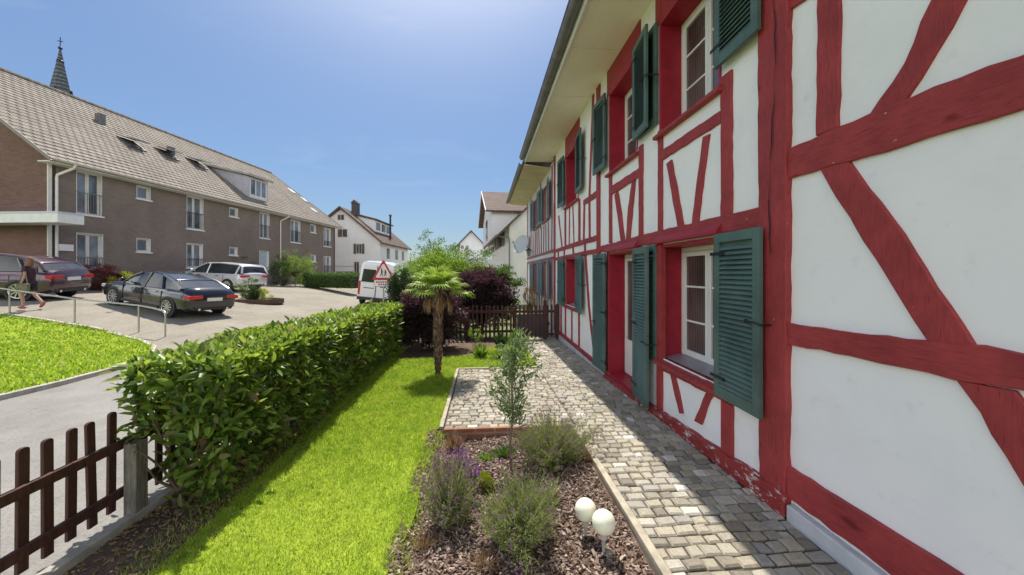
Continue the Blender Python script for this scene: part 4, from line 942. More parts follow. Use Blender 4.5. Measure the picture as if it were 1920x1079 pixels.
# shrubs beyond the fence
bush('purple_shrub',(.0,11.75),(1.05,.75,.88),17000,.085,.05,M['purpleleaf'],'tall dark purple-leaved shrub with green top behind the fence',seed=61,lump=.12,shell=.15,trunkh=1.10)
bush('dark_shrub',(-1.32,9.35),(.86,.62,.82),13000,.08,.045,M['purpleleaf'],'dark reddish shrub in front of the back fence, left of the palm trunk',seed=62,lump=.12,shell=.15,trunkh=.86)
bush('laurel_shrub',(-2.1,10.2),(.5,.6,.95),9000,.08,.04,M['darkleaf'],'dark green laurel shrub at the end of the hedge',seed=63,lump=.12,shell=.3,trunkh=.95)
bush('green_shrub',(-1.05,12.7),(1.5,.8,.62),14000,.08,.045,M['lime'],'bright green shrub top behind the palm crown',seed=64,shell=.15,trunkh=1.80)
bush('green_shrub',(.40,12.4),(1.0,.6,.42),8000,.07,.04,M['midleaf'],'green shrub rising over the purple shrub towards the white house',seed=65,shell=.15,trunkh=1.72)
bush('green_shrub',(-1.8,13.6),(1.2,1.0,.75),13000,.08,.045,M['lime'],'bright leafy shrub behind the warning sign',seed=66,shell=.15,trunkh=2.0)
# light garden tree with thin open crown
bush('garden_tree',(-2.1,16.2),(1.0,1.0,.75),1500,.075,.04,M['midleaf'],'small airy tree with open crown against the sky behind the hedge','tree',seed=67,shell=.2,trunkh=3.0,stemr=.05,lump=.5)
bush('garden_tree',(-1.2,18.5),(1.6,1.3,.8),3000,.09,.05,M['midleaf'],'pale green tree crown behind the palm','tree',seed=68,shell=.2,trunkh=2.6,stemr=.05,lump=.4)
bush('wall_climber',(1.83,14.6),(.22,.8,.75),1500,.06,.03,leafmat('orange_dry_leaf',[(.45,.22,.08),(.55,.32,.15),(.3,.25,.1)],.3,.6),'dry orange plant against the wall beyond the gate',seed=69,trunkh=.75)
bush('green_shrub',(1.05,15.4),(.5,.6,.5),1500,.07,.035,M['lime'],'pale green plant between the gate and the white house',seed=70,shell=.3)
# ================================================================= THE BRICK BLOCK OPPOSITE
bx_,by_=c2w(-19.5,15.7); ex_,ey_=c2w(-18.3,38.6); ang=math.atan2(-(ex_-bx_),(ey_-by_)); LB=math.hypot(ex_-bx_,ey_-by_)
bz=gz(bx_,by_)-.05; BF=Frame(bx_,by_,bz,ang)
blk=empty('apartment_block',(bx_,by_,bz),ang,'long grey-brown brick apartment block with tiled roof, across the car park','building')
ZE=BF.hit(92,299)[1]; WD=14.2; PITCH=math.tan(R(37)); ZRG=ZE+PITCH*(WD/2+.0)
M['brick']=brickmat('grey_brown_brick',(.190,.150,.128),(.225,.180,.155),(.205,.175,.155),.25,.075,.010,.4,.9,blotch=.18)
M['brickred']=brickmat('red_brown_brick',(.16,.082,.070),(.205,.11,.09),(.17,.135,.115),.25,.075,.010,.4,.9,blotch=.2)
M['tile']=brickmat('beige_roof_tile',(.30,.265,.225),(.225,.198,.168),(.06,.05,.042),.33,.34,.028,1.0,.85,slope=1/math.sin(R(37)),off=.5,blotch=.2)
opsB=[]
def rectp(x0,y0,x1,y1): # pixel box on the facade -> y0,y1,z0,z1
    a=BF.hit(x0,(y0+y1)/2)[0]; b=BF.hit(x1,(y0+y1)/2)[0]; zc=[BF.hit(x1,y0)[1],BF.hit(x1,y1)[1]]
    return (a,b,zc[1],zc[0])
specs=[('french',143,329,191,407,1),('small',256,353,282,377,0),('tall',350,373,381,433,1),('small',430,392,446,409,0),('tall',487,402,505,449,1),('tall',545,416,563,457,1),('small',582,423,592,438,0),('tall',607,430,620,464,1),
 ('french',143,441,193,505,1),('small',256,449,282,474,0),('tall',350,459,380,503,1),('small',430,465,445,480,0),('door',486,472,504,514,0),('small',583,479,592,492,0),('tall',607,482,620,518,1)]
wins=[]
for s in specs:
    o=rectp(*s[1:5]); wins.append((s[0],o)); opsB.append(o)
mb=MB(); wall_grid(mb,0,0,LB,-.6,ZE,opsB); mb.build('wall',M['brick'],blk)
mb=MB(); mb.prism([(0,-.6),(0,ZE),(-WD/2,ZRG-.05),(-WD,ZE),(-WD,-.6)],.0,.25,'y'); mb.build('gable_wall',M['brickred'],blk)
mb=MB(); mb.prism([(-.0,-.6),(-.0,ZE),(-WD/2,ZRG-.05),(-WD,ZE),(-WD,-.6)],LB-.25,LB-.002,'y'); mb.box(-WD,.3,-.6,-WD+.2,LB-.3,ZE); mb.build('gable_wall',M['brick'],blk)
M['lime_white']=pbr('pale_window_frame',(.62,.60,.57),.5,.05,4)
M['doorblue']=pbr('pale_blue_door',(.38,.46,.52),.5,.05,4)
for kind,(y0,y1,z0,z1) in wins:
    d=.13; mb=MB(); fw=.09
    mb.box(-d-.05,y0,z0,-d,y0+fw,z1); mb.box(-d-.05,y1-fw,z0,-d,y1,z1); mb.box(-d-.05,y0+fw,z0,-d,y1-fw,z0+fw); mb.box(-d-.05,y0+fw,z1-fw,-d,y1-fw,z1)
    if kind in('french','tall'): yc=(y0+y1)/2; mb.box(-d-.045,yc-.07,z0+fw,-d+.01,yc+.07,z1-fw)
    wf=mb.build('window' if kind!='door' else 'door',M['lime_white'],blk)
    mb=MB(); mb.box(-d-.04,y0+fw*.7,z0+fw*.7,-d-.02,y1-fw*.7,z1-fw*.7); mb.build('pane' if kind!='door' else 'door_leaf',M['glassblue'] if kind!='door' else M['doorblue'],wf)
    mb=MB(); t=.02; mb.box(-d,y0-.001,z0,.012,y0+t,z1); mb.box(-d,y1-t,z0,.012,y1+.001,z1); mb.box(-d,y0+t,z1-t,.012,y1-t,z1); mb.build('lining',M['white_metal'],wf)
    mb=MB(); mb.box(-d,y0-.06,z0-.07,.07,y1+.06,z0); mb.build('sill',M['white_metal'],wf)
    if kind=='french' or kind=='tall':
        mb=MB(); k=0; y=y0+.03
        while y<y1: mb.box(.02,y,z0+.05,.035,y+.014,z0+(.95 if z1-z0>1.9 else .5)); y+=.12
        top=z0+(.95 if z1-z0>1.9 else .5); mb.box(.015,y0,top,.045,y1,top+.035); mb.build('railing',M['iron'] if kind=='tall' else M['zinc'],wf)
# roof with real courses on the street side
mb=MB(); rows=27; run=WD/2+.55; x0=.55
prof=[]
for i in range(rows):
    a=x0-run*i/rows; b=x0-run*(i+1)/rows; za=ZE-.10+(x0-a)*PITCH-.0; zb=ZE-.10+(x0-b)*PITCH
    prof+= [(a,za+.045),(b,zb+.012)]
OH=.35
mb.prism([(x0,ZE-.16)]+prof+[(-WD/2,ZE-.10+run*PITCH-.1)],-OH,LB+OH,'y')
mb.prism([(-WD/2,ZE-.10+run*PITCH),(-WD-.55,ZE-.1),(-WD-.55,ZE-.2),(-WD/2,ZE-.10+run*PITCH-.2)],-OH,LB+OH,'y')
rf=mb.build('roof',M['tile'],blk)
zrr=ZE-.10+run*PITCH
mb=MB(); y=-OH
while y<LB+OH-.1: mb.tube([(-WD/2,y,zrr+.02),(-WD/2,min(y+.36,LB+OH),zrr+.05)],[.13,.12],8); y+=.36
mb.build('ridge_tiles',pbr('ridge_tile',(.20,.17,.14),.9,.3,3),rf,smooth_=True)
for ya_ in (-OH-.03,LB+OH+.001):
    mb=MB(); mb.prism([(x0+.02,ZE-.18),(x0+.02,ZE-.02),(-WD/2,zrr+.07),(-WD/2,zrr-.12)],ya_,ya_+.029,'y'); mb.build('verge_board',pbr('dark_verge',(.24,.21,.20),.7,.1),rf)
mb=MB(); mb.box(.0,-OH,ZE-.21,x0-.01,LB+OH,ZE-.165); mb.build('soffit',M['lime_white'],rf)
mb=MB(); halfpipe(mb,x0+.07,ZE-.07,.085,-OH,LB+OH); mb.build('gutter',pbr('pale_gutter',(.50,.47,.43),.5,.1),rf)
for (pxx,y0p) in ((103,302),(526,412)):
    yy=max(.22,BF.hit(pxx,480,.08)[0]); 
    mb=MB(); mb.tube([(x0+.07,yy+.25,ZE-.12),(x0+.02,yy+.2,ZE-.3),(.10,yy,ZE-.62),(.08,yy,ZE-.75),(.08,yy,0)],.05,8)
    mb.build('downpipe',pbr('pale_pipe',(.66,.64,.62),.5,.05),blk)
mb=MB(); mb.box(-.02,-.03,-.5,.03,.10,ZE-.2); mb.build('corner_trim',M['lime_white'],blk)
# canopy over the entrance at the gable
mb=MB(); cz=BF.hity(60,418,-.9)[1]; cz1=BF.hity(60,398,-.9)[1]; cx=BF.hity(108,408,-.9)[0]
mb.box(-9,-.9,cz,cx,-.02,cz1); mb.build('canopy',M['white_metal'],blk,.01)
mb=MB(); mb.box(-9,-.915,cz1-.06,cx+.015,-.03,cz1+.02); mb.build('canopy_flashing',pbr('canopy_edge',(.50,.52,.56),.4,.05),blk)
# white notice panel
a0=BF.hit(106,458,.07); a1=BF.hit(138,472,.07)
mb=MB(); mb.box(.03,a0[0],a1[1],.08,a1[0],a0[1]); mb.build('notice_panel',M['white_metal'],blk)
# skylights, dormer, vents on the roof slope
RF=Matrix
def roofx(z): return x0-(z-(ZE-.10))/PITCH
def roofhit(px,py):
    o=BF.I@Vector((0,0,HC)); d=BF.I.to_3x3()@ray(px,py)
    # plane z = ZE-.1+(x0-x)*P
    t=(ZE-.10+(x0-o.x)*PITCH-o.z)/(d.z+d.x*PITCH); return o+d*t
th=math.atan(PITCH)
def onroof(p): # local frame lying on the roof: x up-slope, y along, z normal
    return Matrix.Translation(p)@Matrix.Rotation(math.pi,4,'Z')@Matrix.Rotation(-th,4,'Y')
for (px,py) in ((246,272),(312,291),(368,309)):
    T=onroof(roofhit(px,py)); mb=MB(); mb.box(-.55,-.45,.0,.55,-.38,.10,T); mb.box(-.55,.38,0,.55,.45,.10,T); mb.box(-.55,-.38,0,-.48,.38,.10,T); mb.box(.48,-.38,0,.55,.38,.10,T); 
    sky=mb.build('roof_window',pbr('dark_flashing',(.10,.09,.09),.5,.1),rf)
    S=T@Matrix.Translation((.5,0,.12))@Matrix.Rotation(R(24),4,'Y')
    mb=MB(); mb.box(-1.05,-.44,0,0,.44,.05,S); mb.build('open_sash',pbr('flashing_grey',(.35,.35,.36),.4,.1,metal=.3),sky)
    mb=MB(); mb.box(-.48,-.38,.012,.48,.38,.022,T); mb.build('dark_opening',pbr('opening_dark',(.02,.018,.018),.8,.1),sky)
for (px,py) in ((188,232),(320,292)):
    p=roofhit(px,py); mb=MB(); mb.box(p.x-.16,p.y-.16,p.z-.3,p.x+.16,p.y+.16,p.z+.55); mb.build('vent_stack',M['zinc'],rf,.01)
for (px,py) in ((547,360),(570,376),(588,396)):
    T=onroof(roofhit(px,py)); mb=MB(); mb.box(-.4,-.3,.0,.4,.3,.09,T); mb.build('roof_window',M['zinc_light'],rf,.01)
# shed dormer
dA=roofhit(466,371); dB=roofhit(497,381); y0=dA.y; y1=dB.y+.5; xf=dA.x+.0; zf=ZE-.10+(x0-xf)*PITCH; ztop=BF.hit(466,331,xf)[1]
ub=BF.hit(380,288,xf)  # where the dormer roof meets the main roof
zr=ztop+.9; xr=roofx(zr)
mb=MB(); mb.prism([(xf,zf-.1),(xf,ztop),(xr,zr),(xf-.1,zf-.05)],y0,y0+.12,'y'); mb.prism([(xf,zf-.1),(xf,ztop),(xr,zr),(xf-.1,zf-.05)],y1-.12,y1,'y')
dm=mb.build('dormer',pbr('dormer_cladding',(.42,.42,.46),.6,.08,3),rf)
mb=MB(); mb.prism([(xf+.3,ztop-.02),(xf+.3,ztop+.12),(xr-.4,zr+.16+.0),(xr-.4,zr+.02)],y0-.25,y1+.25,'y'); mb.build('dormer_roof',pbr('dormer_roof_sheet',(.33,.31,.29),.6,.1),dm)
mb=MB(); 
mb.box(xf-.05,y0+.12,zf-.1,xf+.0,y1-.12,zf+.30); mb.box(xf-.05,y0+.12,ztop-.15,xf,y1-.12,ztop)
nw=3
for i in range(nw+1):
    yy=y0+.12+(y1-y0-.24-.1)*i/nw; mb.box(xf-.05,yy,zf+.3,xf+.01,yy+.1,ztop-.15)
mb.build('window_frame',M['lime_white'],dm)
mb=MB(); mb.box(xf-.04,y0+.12,zf+.3,xf-.025,y1-.12,ztop-.15); mb.build('pane',M['glassblue'],dm)
# ================================================================= OTHER HOUSES
def housebox(name,pk_px,pk_py,halfw_px,t,length,label,wallmat,roofmat,eavepy,rot=0,over=.5,zb=None):
    xc=(pk_px-960)/F*t; x,y=c2w(xc,t); zp=HC+(512-pk_py)/F*t; hw=halfw_px/F*t; ze=HC+(512-eavepy)/F*t
    z0=zb if zb is not None else gz(x,y)-.1
    ang_=-YAW+rot; root=empty(name,(x,y,z0),ang_,label,'house'); H=Frame(x,y,z0,ang_)
    zp-=z0;ze-=z0; wi=hw-over; sl_=(zp-ze)/hw
    mb=MB(); mb.prism([(-wi,-.5),(wi,-.5),(wi,zp-wi*sl_-.05),(0,zp-.12),(-wi,zp-wi*sl_-.05)],0,length,'y'); w_=mb.build('wall',wallmat,root)
    mb=MB(); mb.prism([(-hw,ze-.12),(-hw,ze+.05),(0,zp+.08),(hw,ze+.05),(hw,ze-.12),(0,zp-.10)],-.5,length+.5,'y'); r_=mb.build('roof',roofmat,root)
    mb=MB(); mb.prism([(-hw-.02,ze-.16),(-hw-.02,ze+.07),(0,zp+.11),(hw+.02,ze+.07),(hw+.02,ze-.16),(0,zp-.14)],-.54,-.502,'y'); mb.build('verge_board',pbr('dark_brown_board',(.10,.06,.05),.7,.2),r_)
    return root,H,r_,(zp,ze,hw,wi,sl_)
M['houseroof']=brickmat('brown_house_tile',(.155,.110,.092),(.115,.083,.070),(.06,.04,.035),.3,.3,.02,.7,.85,slope=1.4)
M['housewhite']=pbr('white_render',(.76,.76,.75),.9,.04,1)
def gwin(H,root,x0_,y0_,x1_,y1_,y=0,shut=None,name='window'):
    a=H.hity(x0_,(y0_+y1_)/2,y); b=H.hity(x1_,(y0_+y1_)/2,y); zt=H.hity((x0_+x1_)/2,y0_,y)[1]; zb_=H.hity((x0_+x1_)/2,y1_,y)[1]
    mb=MB(); mb.box(a[0],y-.05,zb_,b[0],y+.05,zt); 
    fr=mb.build(name,M['lime_white'],root); mb=MB(); k=.06; xm=(a[0]+b[0])/2; mb.box(a[0]+k,y-.06,zb_+k,xm-k/2,y-.051,zt-k); mb.box(xm+k/2,y-.06,zb_+k,b[0]-k,y-.051,zt-k); mb.build('pane',M['glass'],fr)
    if shut:
        ww=(b[0]-a[0])*.42
        for (p,q) in ((a[0]-ww,a[0]),(b[0],b[0]+ww)):
            mb=MB(); mb.box(p+.01,y-.09,zb_,q-.01,y-.055,zt); mb.build('shutter',shut,root,.01)
h1,H1,r1,(zp,ze,hw,wi,sl_)=housebox('gabled_house',640,390,80,45,12,'white gabled house with brown roof and shed dormer behind the brick block','x' and M['housewhite'],M['houseroof'],457)
gwin(H1,h1,633,403,646,414); gwin(H1,h1,633,430,652,446); gwin(H1,h1,668,458,679,477,0,pbr('dark_shutter',(.07,.09,.08),.6,.1)); gwin(H1,h1,664,491,674,515,0)
mb=MB(); a=H1.hity(630,510,0); b=H1.hity(661,526,0); mb.box(a[0],-.06,b[1],b[0],.0,a[1]); mb.build('garage_door',pbr('dark_garage',(.06,.06,.055),.6,.2),h1)
mb=MB(); a=H1.hity(628,500,0)[1]; mb.box(-wi,-.03,a-.05,wi,-.001,a+.03); mb.build('band_course',pbr('thin_grey_band',(.45,.45,.45),.8,.1),h1)
for y in (3,6.5,9.5): mb=MB(); mb.box(wi,y-.5,2.6,wi+.05,y+.5,3.9); o=mb.build('window',M['glass'],h1)
# dormer of that house
xd=hw*.62; zd=zp-xd*sl_; mb=MB(); mb.prism([(xd,zd-.1),(xd,zd+1.5),(xd-2.6,zd+2.1),(xd-2.6,zd+1.6)],2.2,8.5,'y'); d1=mb.build('dormer',M['housewhite'],r1)
mb=MB(); mb.prism([(xd+.35,zd+1.45),(xd+.35,zd+1.6),(xd-3.0,zd+2.45),(xd-3.0,zd+2.25)],1.9,8.8,'y'); mb.build('dormer_roof',M['houseroof'],d1)
for k in range(3): mb=MB(); mb.box(xd,2.8+k*2,zd+.3,xd+.04,4.2+k*2,zd+1.25); mb.build('pane',M['glass'],d1)
mb=MB(); mb.box(-.35+.7,2.0,zp-1,.35+.7,2.9,zp+.9); mb.prism([(-.45+.7,zp+.9),(.45+.7,zp+.9),(.7,zp+1.35)],1.9,3.0,'y'); mb.build('chimney',pbr('dark_chimney',(.07,.06,.07),.7,.2),r1)
mb=MB(); mb.tube([(xd+.6,6.5,zd-.8),(xd+.6,6.5,zd+2.6)],.13,8); mb.lathe([(.2,2.6),(.2,2.75),(.01,2.95)],(xd+.6,6.5,zd),8); mb.build('flue_pipe',M['iron'],r1)
h2,H2,r2,_p=housebox('gabled_house',884,434,27,62,9,'small white gabled house far off, with a pair of dark windows','x' and M['housewhite'],pbr('slate_roof',(.12,.13,.15),.7,.2,1),462)
gwin(H2,h2,864,461,870,468,0); gwin(H2,h2,873,461,879,468,0)
mb=MB()
x,y=c2w(-5.5,55); fb=empty('flat_building',(x,y,gz(x,y)-.1),-YAW,'low white flat-roofed building in front of the far gabled house','building'); zt=HC+24/F*55-gz(x,y)
mb=MB(); mb.box(-3.0,0,-.5,3.2,6,zt-.5); mb.build('wall',M['housewhite'],fb); mb=MB(); mb.box(-3.2,-.3,zt-.5,3.4,6.2,zt+.1); mb.build('roof',pbr('flat_roof_edge',(.55,.55,.56),.6,.1),fb)
# white house beyond the row: angled gable with side facade
t0=24.5; xc=(955-960)/F*t0; x,y=c2w(xc,t0); z0=gz(x,y)-.1; rot=math.atan(100/700)   # its long side runs to the left of ours
A=Frame(x,y,z0,-YAW+rot)
h3=empty('white_house',(x,y,z0),-YAW+rot,'white rendered house with brown roof, dormer and shuttered windows at the end of the row','house')
zc=A.hity(950,424,0)[1]
LL=13.0
W3=8.0; P3=.95
mb=MB(); mb.prism([(0,-.6),(0,zc),(W3/2,zc+W3/2*P3),(W3,zc),(W3,-.6)],0,LL,'y'); mb.build('wall',pbr('cream_render',(.76,.75,.70),.9,.05,1),h3)
mb=MB(); ov=.75; mb.prism([(-ov,zc-ov*P3-.02),(-ov,zc-ov*P3+.16),(W3/2,zc+W3/2*P3+.2),(W3+ov,zc-ov*P3+.16),(W3+ov,zc-ov*P3-.02),(W3/2,zc+W3/2*P3+.02)],-.35,LL+.4,'y'); r3=mb.build('roof',M['houseroof'],h3)
mb=MB(); halfpipe(mb,-ov-.06,zc-ov*P3+.12,.08,-.4,LL+.4); mb.build('gutter',M['zinc'],r3)
mb=MB(); mb.tube([(-ov-.06,-.05,zc-ov*P3+.06),(-.5,-.12,zc-ov*P3-.05),(-.06,-.14,zc-.75),(-.02,-.16,zc-.95),(-.02,-.16,0)],.05,8); mb.build('downpipe',M['zinc'],h3)
M['shutdark']=pbr('grey_brown_shutter',(.13,.13,.14),.6,.1)
for (pa,pb) in ((934,947),(926,932),(918,924),(910,915)):
    a=A.hit(pa,450,0)[0]; b=A.hit(pb,450,0)[0]
    if a>b:a,b=b,a
    zt=A.hit(947,433,0)[1]; zb_=A.hit(947,461,0)[1]
    mb=MB(); mb.box(-.05,a,zb_,.02,b,zt); wn=mb.build('window',M['lime_white'],h3); mb=MB(); mb.box(-.06,a+(b-a)*.3,zb_+.05,-.051,b-(b-a)*.3,zt-.05); mb.build('pane',M['glass'],wn)
    
    for a_,b_2 in ((a,a+(b-a)*.28),(b-(b-a)*.28,b)):
        mb=MB(); mb.box(-.09,a_,zb_,-.052,b_2,zt); mb.build('shutter',M['shutdark'],wn)
# cross dormer with brown roof
xo=-.9; ym,zr3=A.hit(903,362,xo); ya,ze3=A.hit(911,396,xo); yb=2*ym-ya; xq=-.35; sl3=(zr3-ze3)/(ym-ya)
mb=MB(); mb.prism([(ya+.45,zc-.6),(ya+.45,ze3+.45*sl3-.1),(ym,zr3-.15),(yb-.45,ze3+.45*sl3-.1),(yb-.45,zc-.6)],xq,4.0,'x'); d3=mb.build('dormer',M['housewhite'],r3)
mb=MB(); mb.prism([(ya,ze3-.08),(ya,ze3+.08),(ym,zr3+.10),(yb,ze3+.08),(yb,ze3-.08),(ym,zr3-.08)],xo,4.6,'x')
mb.build('dormer_roof',brickmat('brown_cross_tile',(.155,.110,.092),(.115,.083,.070),(.06,.04,.035),.3,.3,.02,.7,.85),d3)
mb=MB(); mb.prism([(ya-.03,ze3-.14),(ya-.03,ze3+.10),(ym,zr3+.13),(yb+.03,ze3+.10),(yb+.03,ze3-.14),(ym,zr3-.12)],xo-.05,xo-.002,'x'); mb.build('verge_board',M['lime_white'],d3)
for k in range(2):
    yy=ym-1.0+k*1.15; mb=MB(); mb.box(xq-.04,yy,zc+.2,xq-.002,yy+.85,ze3-.05); mb.build('pane',M['glass'],d3)
# ================================================================= CHURCH SPIRE
t=95; xc=(113-960)/F*t; x,y=c2w(xc,t); zt=HC+(512-92)/F*t
ch=empty('church_tower',(x,y,gz(x,y)),R(20),'dark patterned slate church spire with cross rising behind the brick block roof','church')
zt-=gz(x,y); zbase=zt-19
mb=MB(); mb.box(-3.4,-3.4,-1,3.4,3.4,zbase); mb.build('tower',M['housewhite'],ch)
m_,n_,b_=nodes('slate_spire'); tc=objco(n_); wv=n_.nodes.new('ShaderNodeTexWave'); wv.bands_direction='Z'; wv.inputs['Scale'].default_value=.32; wv.inputs['Distortion'].default_value=1.5; n_.links.new(tc,wv.inputs[0])
rr=ramp(n_,[(.45,(.035,.035,.05)),(.7,(.10,.13,.13))]); n_.links.new(wv.outputs[0],rr.inputs[0]); f_=noise(n_,2.5,3,.6,tc,1); r2_=ramp(n_,[(.35,(.6,.5,.6)),(.65,(1.5,1.5,1.4))]); n_.links.new(f_,r2_.inputs[0]); n_.links.new(mix(n_,rr.outputs[0],r2_.outputs[0],1.0,'MULTIPLY'),b_.inputs['Base Color']); b_.inputs['Roughness'].default_value=.6
mb=MB(); mb.lathe([(4.4,zbase-.3),(3.3,zbase+1.2),(2.35,zbase+5.5),(.9,zbase+14),(.28,zt-.8),(.05,zt)],(0,0,0),8); mb.build('spire',m_,ch,smooth_=False)
mb=MB(); mb.tube([(0,0,zt-.5),(0,0,zt+2.9)],.09,6); mb.box(-.5,-.07,zt+1.8,.5,.07,zt+1.95); mb.sphere((0,0,zt+.1),.42,10,8); mb.sphere((0,0,zt-3.2),.75,10,6,(1,1,.35)); mb.build('finial_cross',M['iron'],ch)
for k in range(4):
    a=k*math.pi/2; mb=MB(); Tm=Matrix.Rotation(a,4,'Z'); mb.box(1.45,-.35,zbase+6.2,2.15,.35,zbase+7.3,Tm); mb.add([Tm@Vector(p) for p in ((2.2,-.5,zbase+7.3),(2.2,.5,zbase+7.3),(2.2,0,zbase+8.6),(1.0,0,zbase+8.6),(1.2,-.5,zbase+7.3),(1.2,.5,zbase+7.3))],[(0,1,2),(0,2,3,4),(1,5,3,2)]); mb.build('spire_dormer',M['iron'],ch,smooth_=False)
# ================================================================= PLANTING ROUND THE CAR PARK
def cw(px,t): return c2w((px-960)/F*t,t)
def cbush(name,px,t,rad,n,L,Wd,mat,label,**k):
    x,y=cw(px,t); return bush(name,(x,y),rad,n,L,Wd,mat,label,**k)
cbush('red_shrub',190,17.3,(1.0,.8,.62),3500,.07,.035,M['redleaf'],'wine-red shrub between the dark purple car and the black saloon',seed=80,trunkh=.6,shell=.2)
cbush('red_shrub',222,17.8,(.7,.6,.42),2000,.07,.035,M['redleaf'],'lower dark red shrub by the bonnet of the black saloon',seed=81,trunkh=.4,shell=.2)
cbush('yellow_shrub',244,17.2,(.7,.5,.42),1800,.06,.03,M['cushion'],'yellow-green low shrub behind the bonnet of the black saloon',seed=82,trunkh=.45,shell=.2)
cbush('plume_grass',383,24.0,(1.2,.8,.95),1500,.16,.02,M['straw'],'pale feathery ornamental grass behind the white estate car',seed=83,trunkh=.9)
cbush('bronze_tree',442,26.0,(1.2,1.0,.8),3500,.08,.04,M['bronze'],'round bronze-orange shrub in front of the brick wall',seed=84,trunkh=1.2,shell=.2)
cbush('round_shrub',553,27.5,(1.25,1.1,1.25),6000,.09,.045,M['lime'],'tall bright green shrub beside the dark one at the brick wall',seed=85,trunkh=1.35,shell=.2)
cbush('dark_bush',530,27.0,(1.0,.9,1.1),4000,.09,.045,M['darkleaf'],'dark green shrub left of the bright one at the brick wall',seed=86,trunkh=1.0,shell=.2)
cbush('island_shrub',466,17.6,(.55,.5,.6),1800,.07,.035,M['midleaf'],'green shrub in the planted island behind the black saloon',seed=87,trunkh=.5,shell=.2)
cbush('island_shrub',489,17.3,(.5,.45,.36),1500,.06,.03,M['cushion'],'low yellow-green plant at the right end of the planted island',seed=88,trunkh=.3,shell=.2)
tuft('island_grass',cw(476,17.0),.9,.35,160,M['darkleaf'],'dark grass tuft in the planted island',89,dz=0,w_=.03)
x,y=cw(476,17.5); mb=MB(); mb.lathe([(1.0,-.1),(1.0,.12),(.9,.12),(.88,.06),(.01,.1)],(0,0,0),24,Matrix.Diagonal((1.35,.75,1)).to_4x4().to_3x3()); o=mb.build('planting_island',M['earth']); o.location=(x,y,gz(x,y)); o.rotation_euler=(0,0,-YAW); tag(o,'low oval planting island with stone edge between the saloon and the road','island')
# low boxed hedge along the road bend
hxa,hya=cw(585,27.5); hxb,hyb=cw(668,25.5)
r_h=np.random.default_rng(9)
hd=empty('low_hedge',((hxa+hxb)/2,(hya+hyb)/2,gz(hxa,hya)),math.atan2(hyb-hya,hxb-hxa),'long low clipped hedge along the road left of the white van','hedge'); LH=math.hypot(hxb-hxa,hyb-hya)/2+.3
n=9000; s_=r_h.integers(0,3,n); P=np.stack([r_h.uniform(-LH,LH,n),r_h.uniform(-.5,.5,n),r_h.uniform(.05,.95,n)],1); P[s_==0,2]=.95; P[s_==1,1]=-.5; P[s_==2]*=.97; P+=r_h.normal(0,.05,(n,3)); D=rdir(r_h,n)+np.array([0,0,.4]); leaves_mesh('foliage',P,D,rdir(r_h,n),.10,.055,M['midleaf'],hd,six=False)
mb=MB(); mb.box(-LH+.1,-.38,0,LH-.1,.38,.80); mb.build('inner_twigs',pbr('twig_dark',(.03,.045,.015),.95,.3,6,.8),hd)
# ================================================================= CARS
def carpaint(name,col,metal=.3,rough=.25):
    if name in MATS: return MATS[name]
    m,n,b=nodes(name); b.inputs['Base Color'].default_value=(*col,1); b.inputs['Metallic'].default_value=metal; b.inputs['Roughness'].default_value=rough
    b.inputs['Coat Weight'].default_value=1; b.inputs['Coat Roughness'].default_value=.04; MATS[name]=m; return m
M['carglass']=glassmat('car_glass',(.022,.028,.032),.03)
M['tyre']=pbr('tyre_rubber',(.018,.018,.018),.85,.1,20)
M['rim']=pbr('alloy_rim',(.50,.50,.51),.25,.05,5,0,.85)
M['redlamp']=pbr('red_lamp',(.50,.015,.02),.15,.05,5,0,0,.6)
M['clearlamp']=pbr('clear_lamp',(.62,.64,.66),.12,.05,5,0,.3,.6)
M['blacktrim']=pbr('black_trim',(.02,.02,.022),.5,.1,8)
M['plate']=pbr('number_plate_white',(.75,.75,.72),.5,.02,5)
M['chrome']=pbr('chrome_trim',(.6,.6,.6),.15,.02,5,0,1)
def loft(mb,secs):
    n=len(secs[0]); vs=[p for s in secs for p in s]; m=len(secs)
    fs=[(i*n+k,i*n+k+1,(i+1)*n+k+1,(i+1)*n+k) for i in range(m-1) for k in range(n-1)]
    fs+=[tuple(range(n))[::-1],tuple(range((m-1)*n,m*n))]; mb.add(vs,fs); mb.sm=True
def lerp_tab(tab,x):
    for (a,*va),(b,*vb) in zip(tab[:-1],tab[1:]):
        if a<=x<=b:
            t=(x-a)/(b-a) if b>a else 0; return [p+(q-p)*t for p,q in zip(va,vb)]
    return list(tab[0][1:]) if x<tab[0][0] else list(tab[-1][1:])
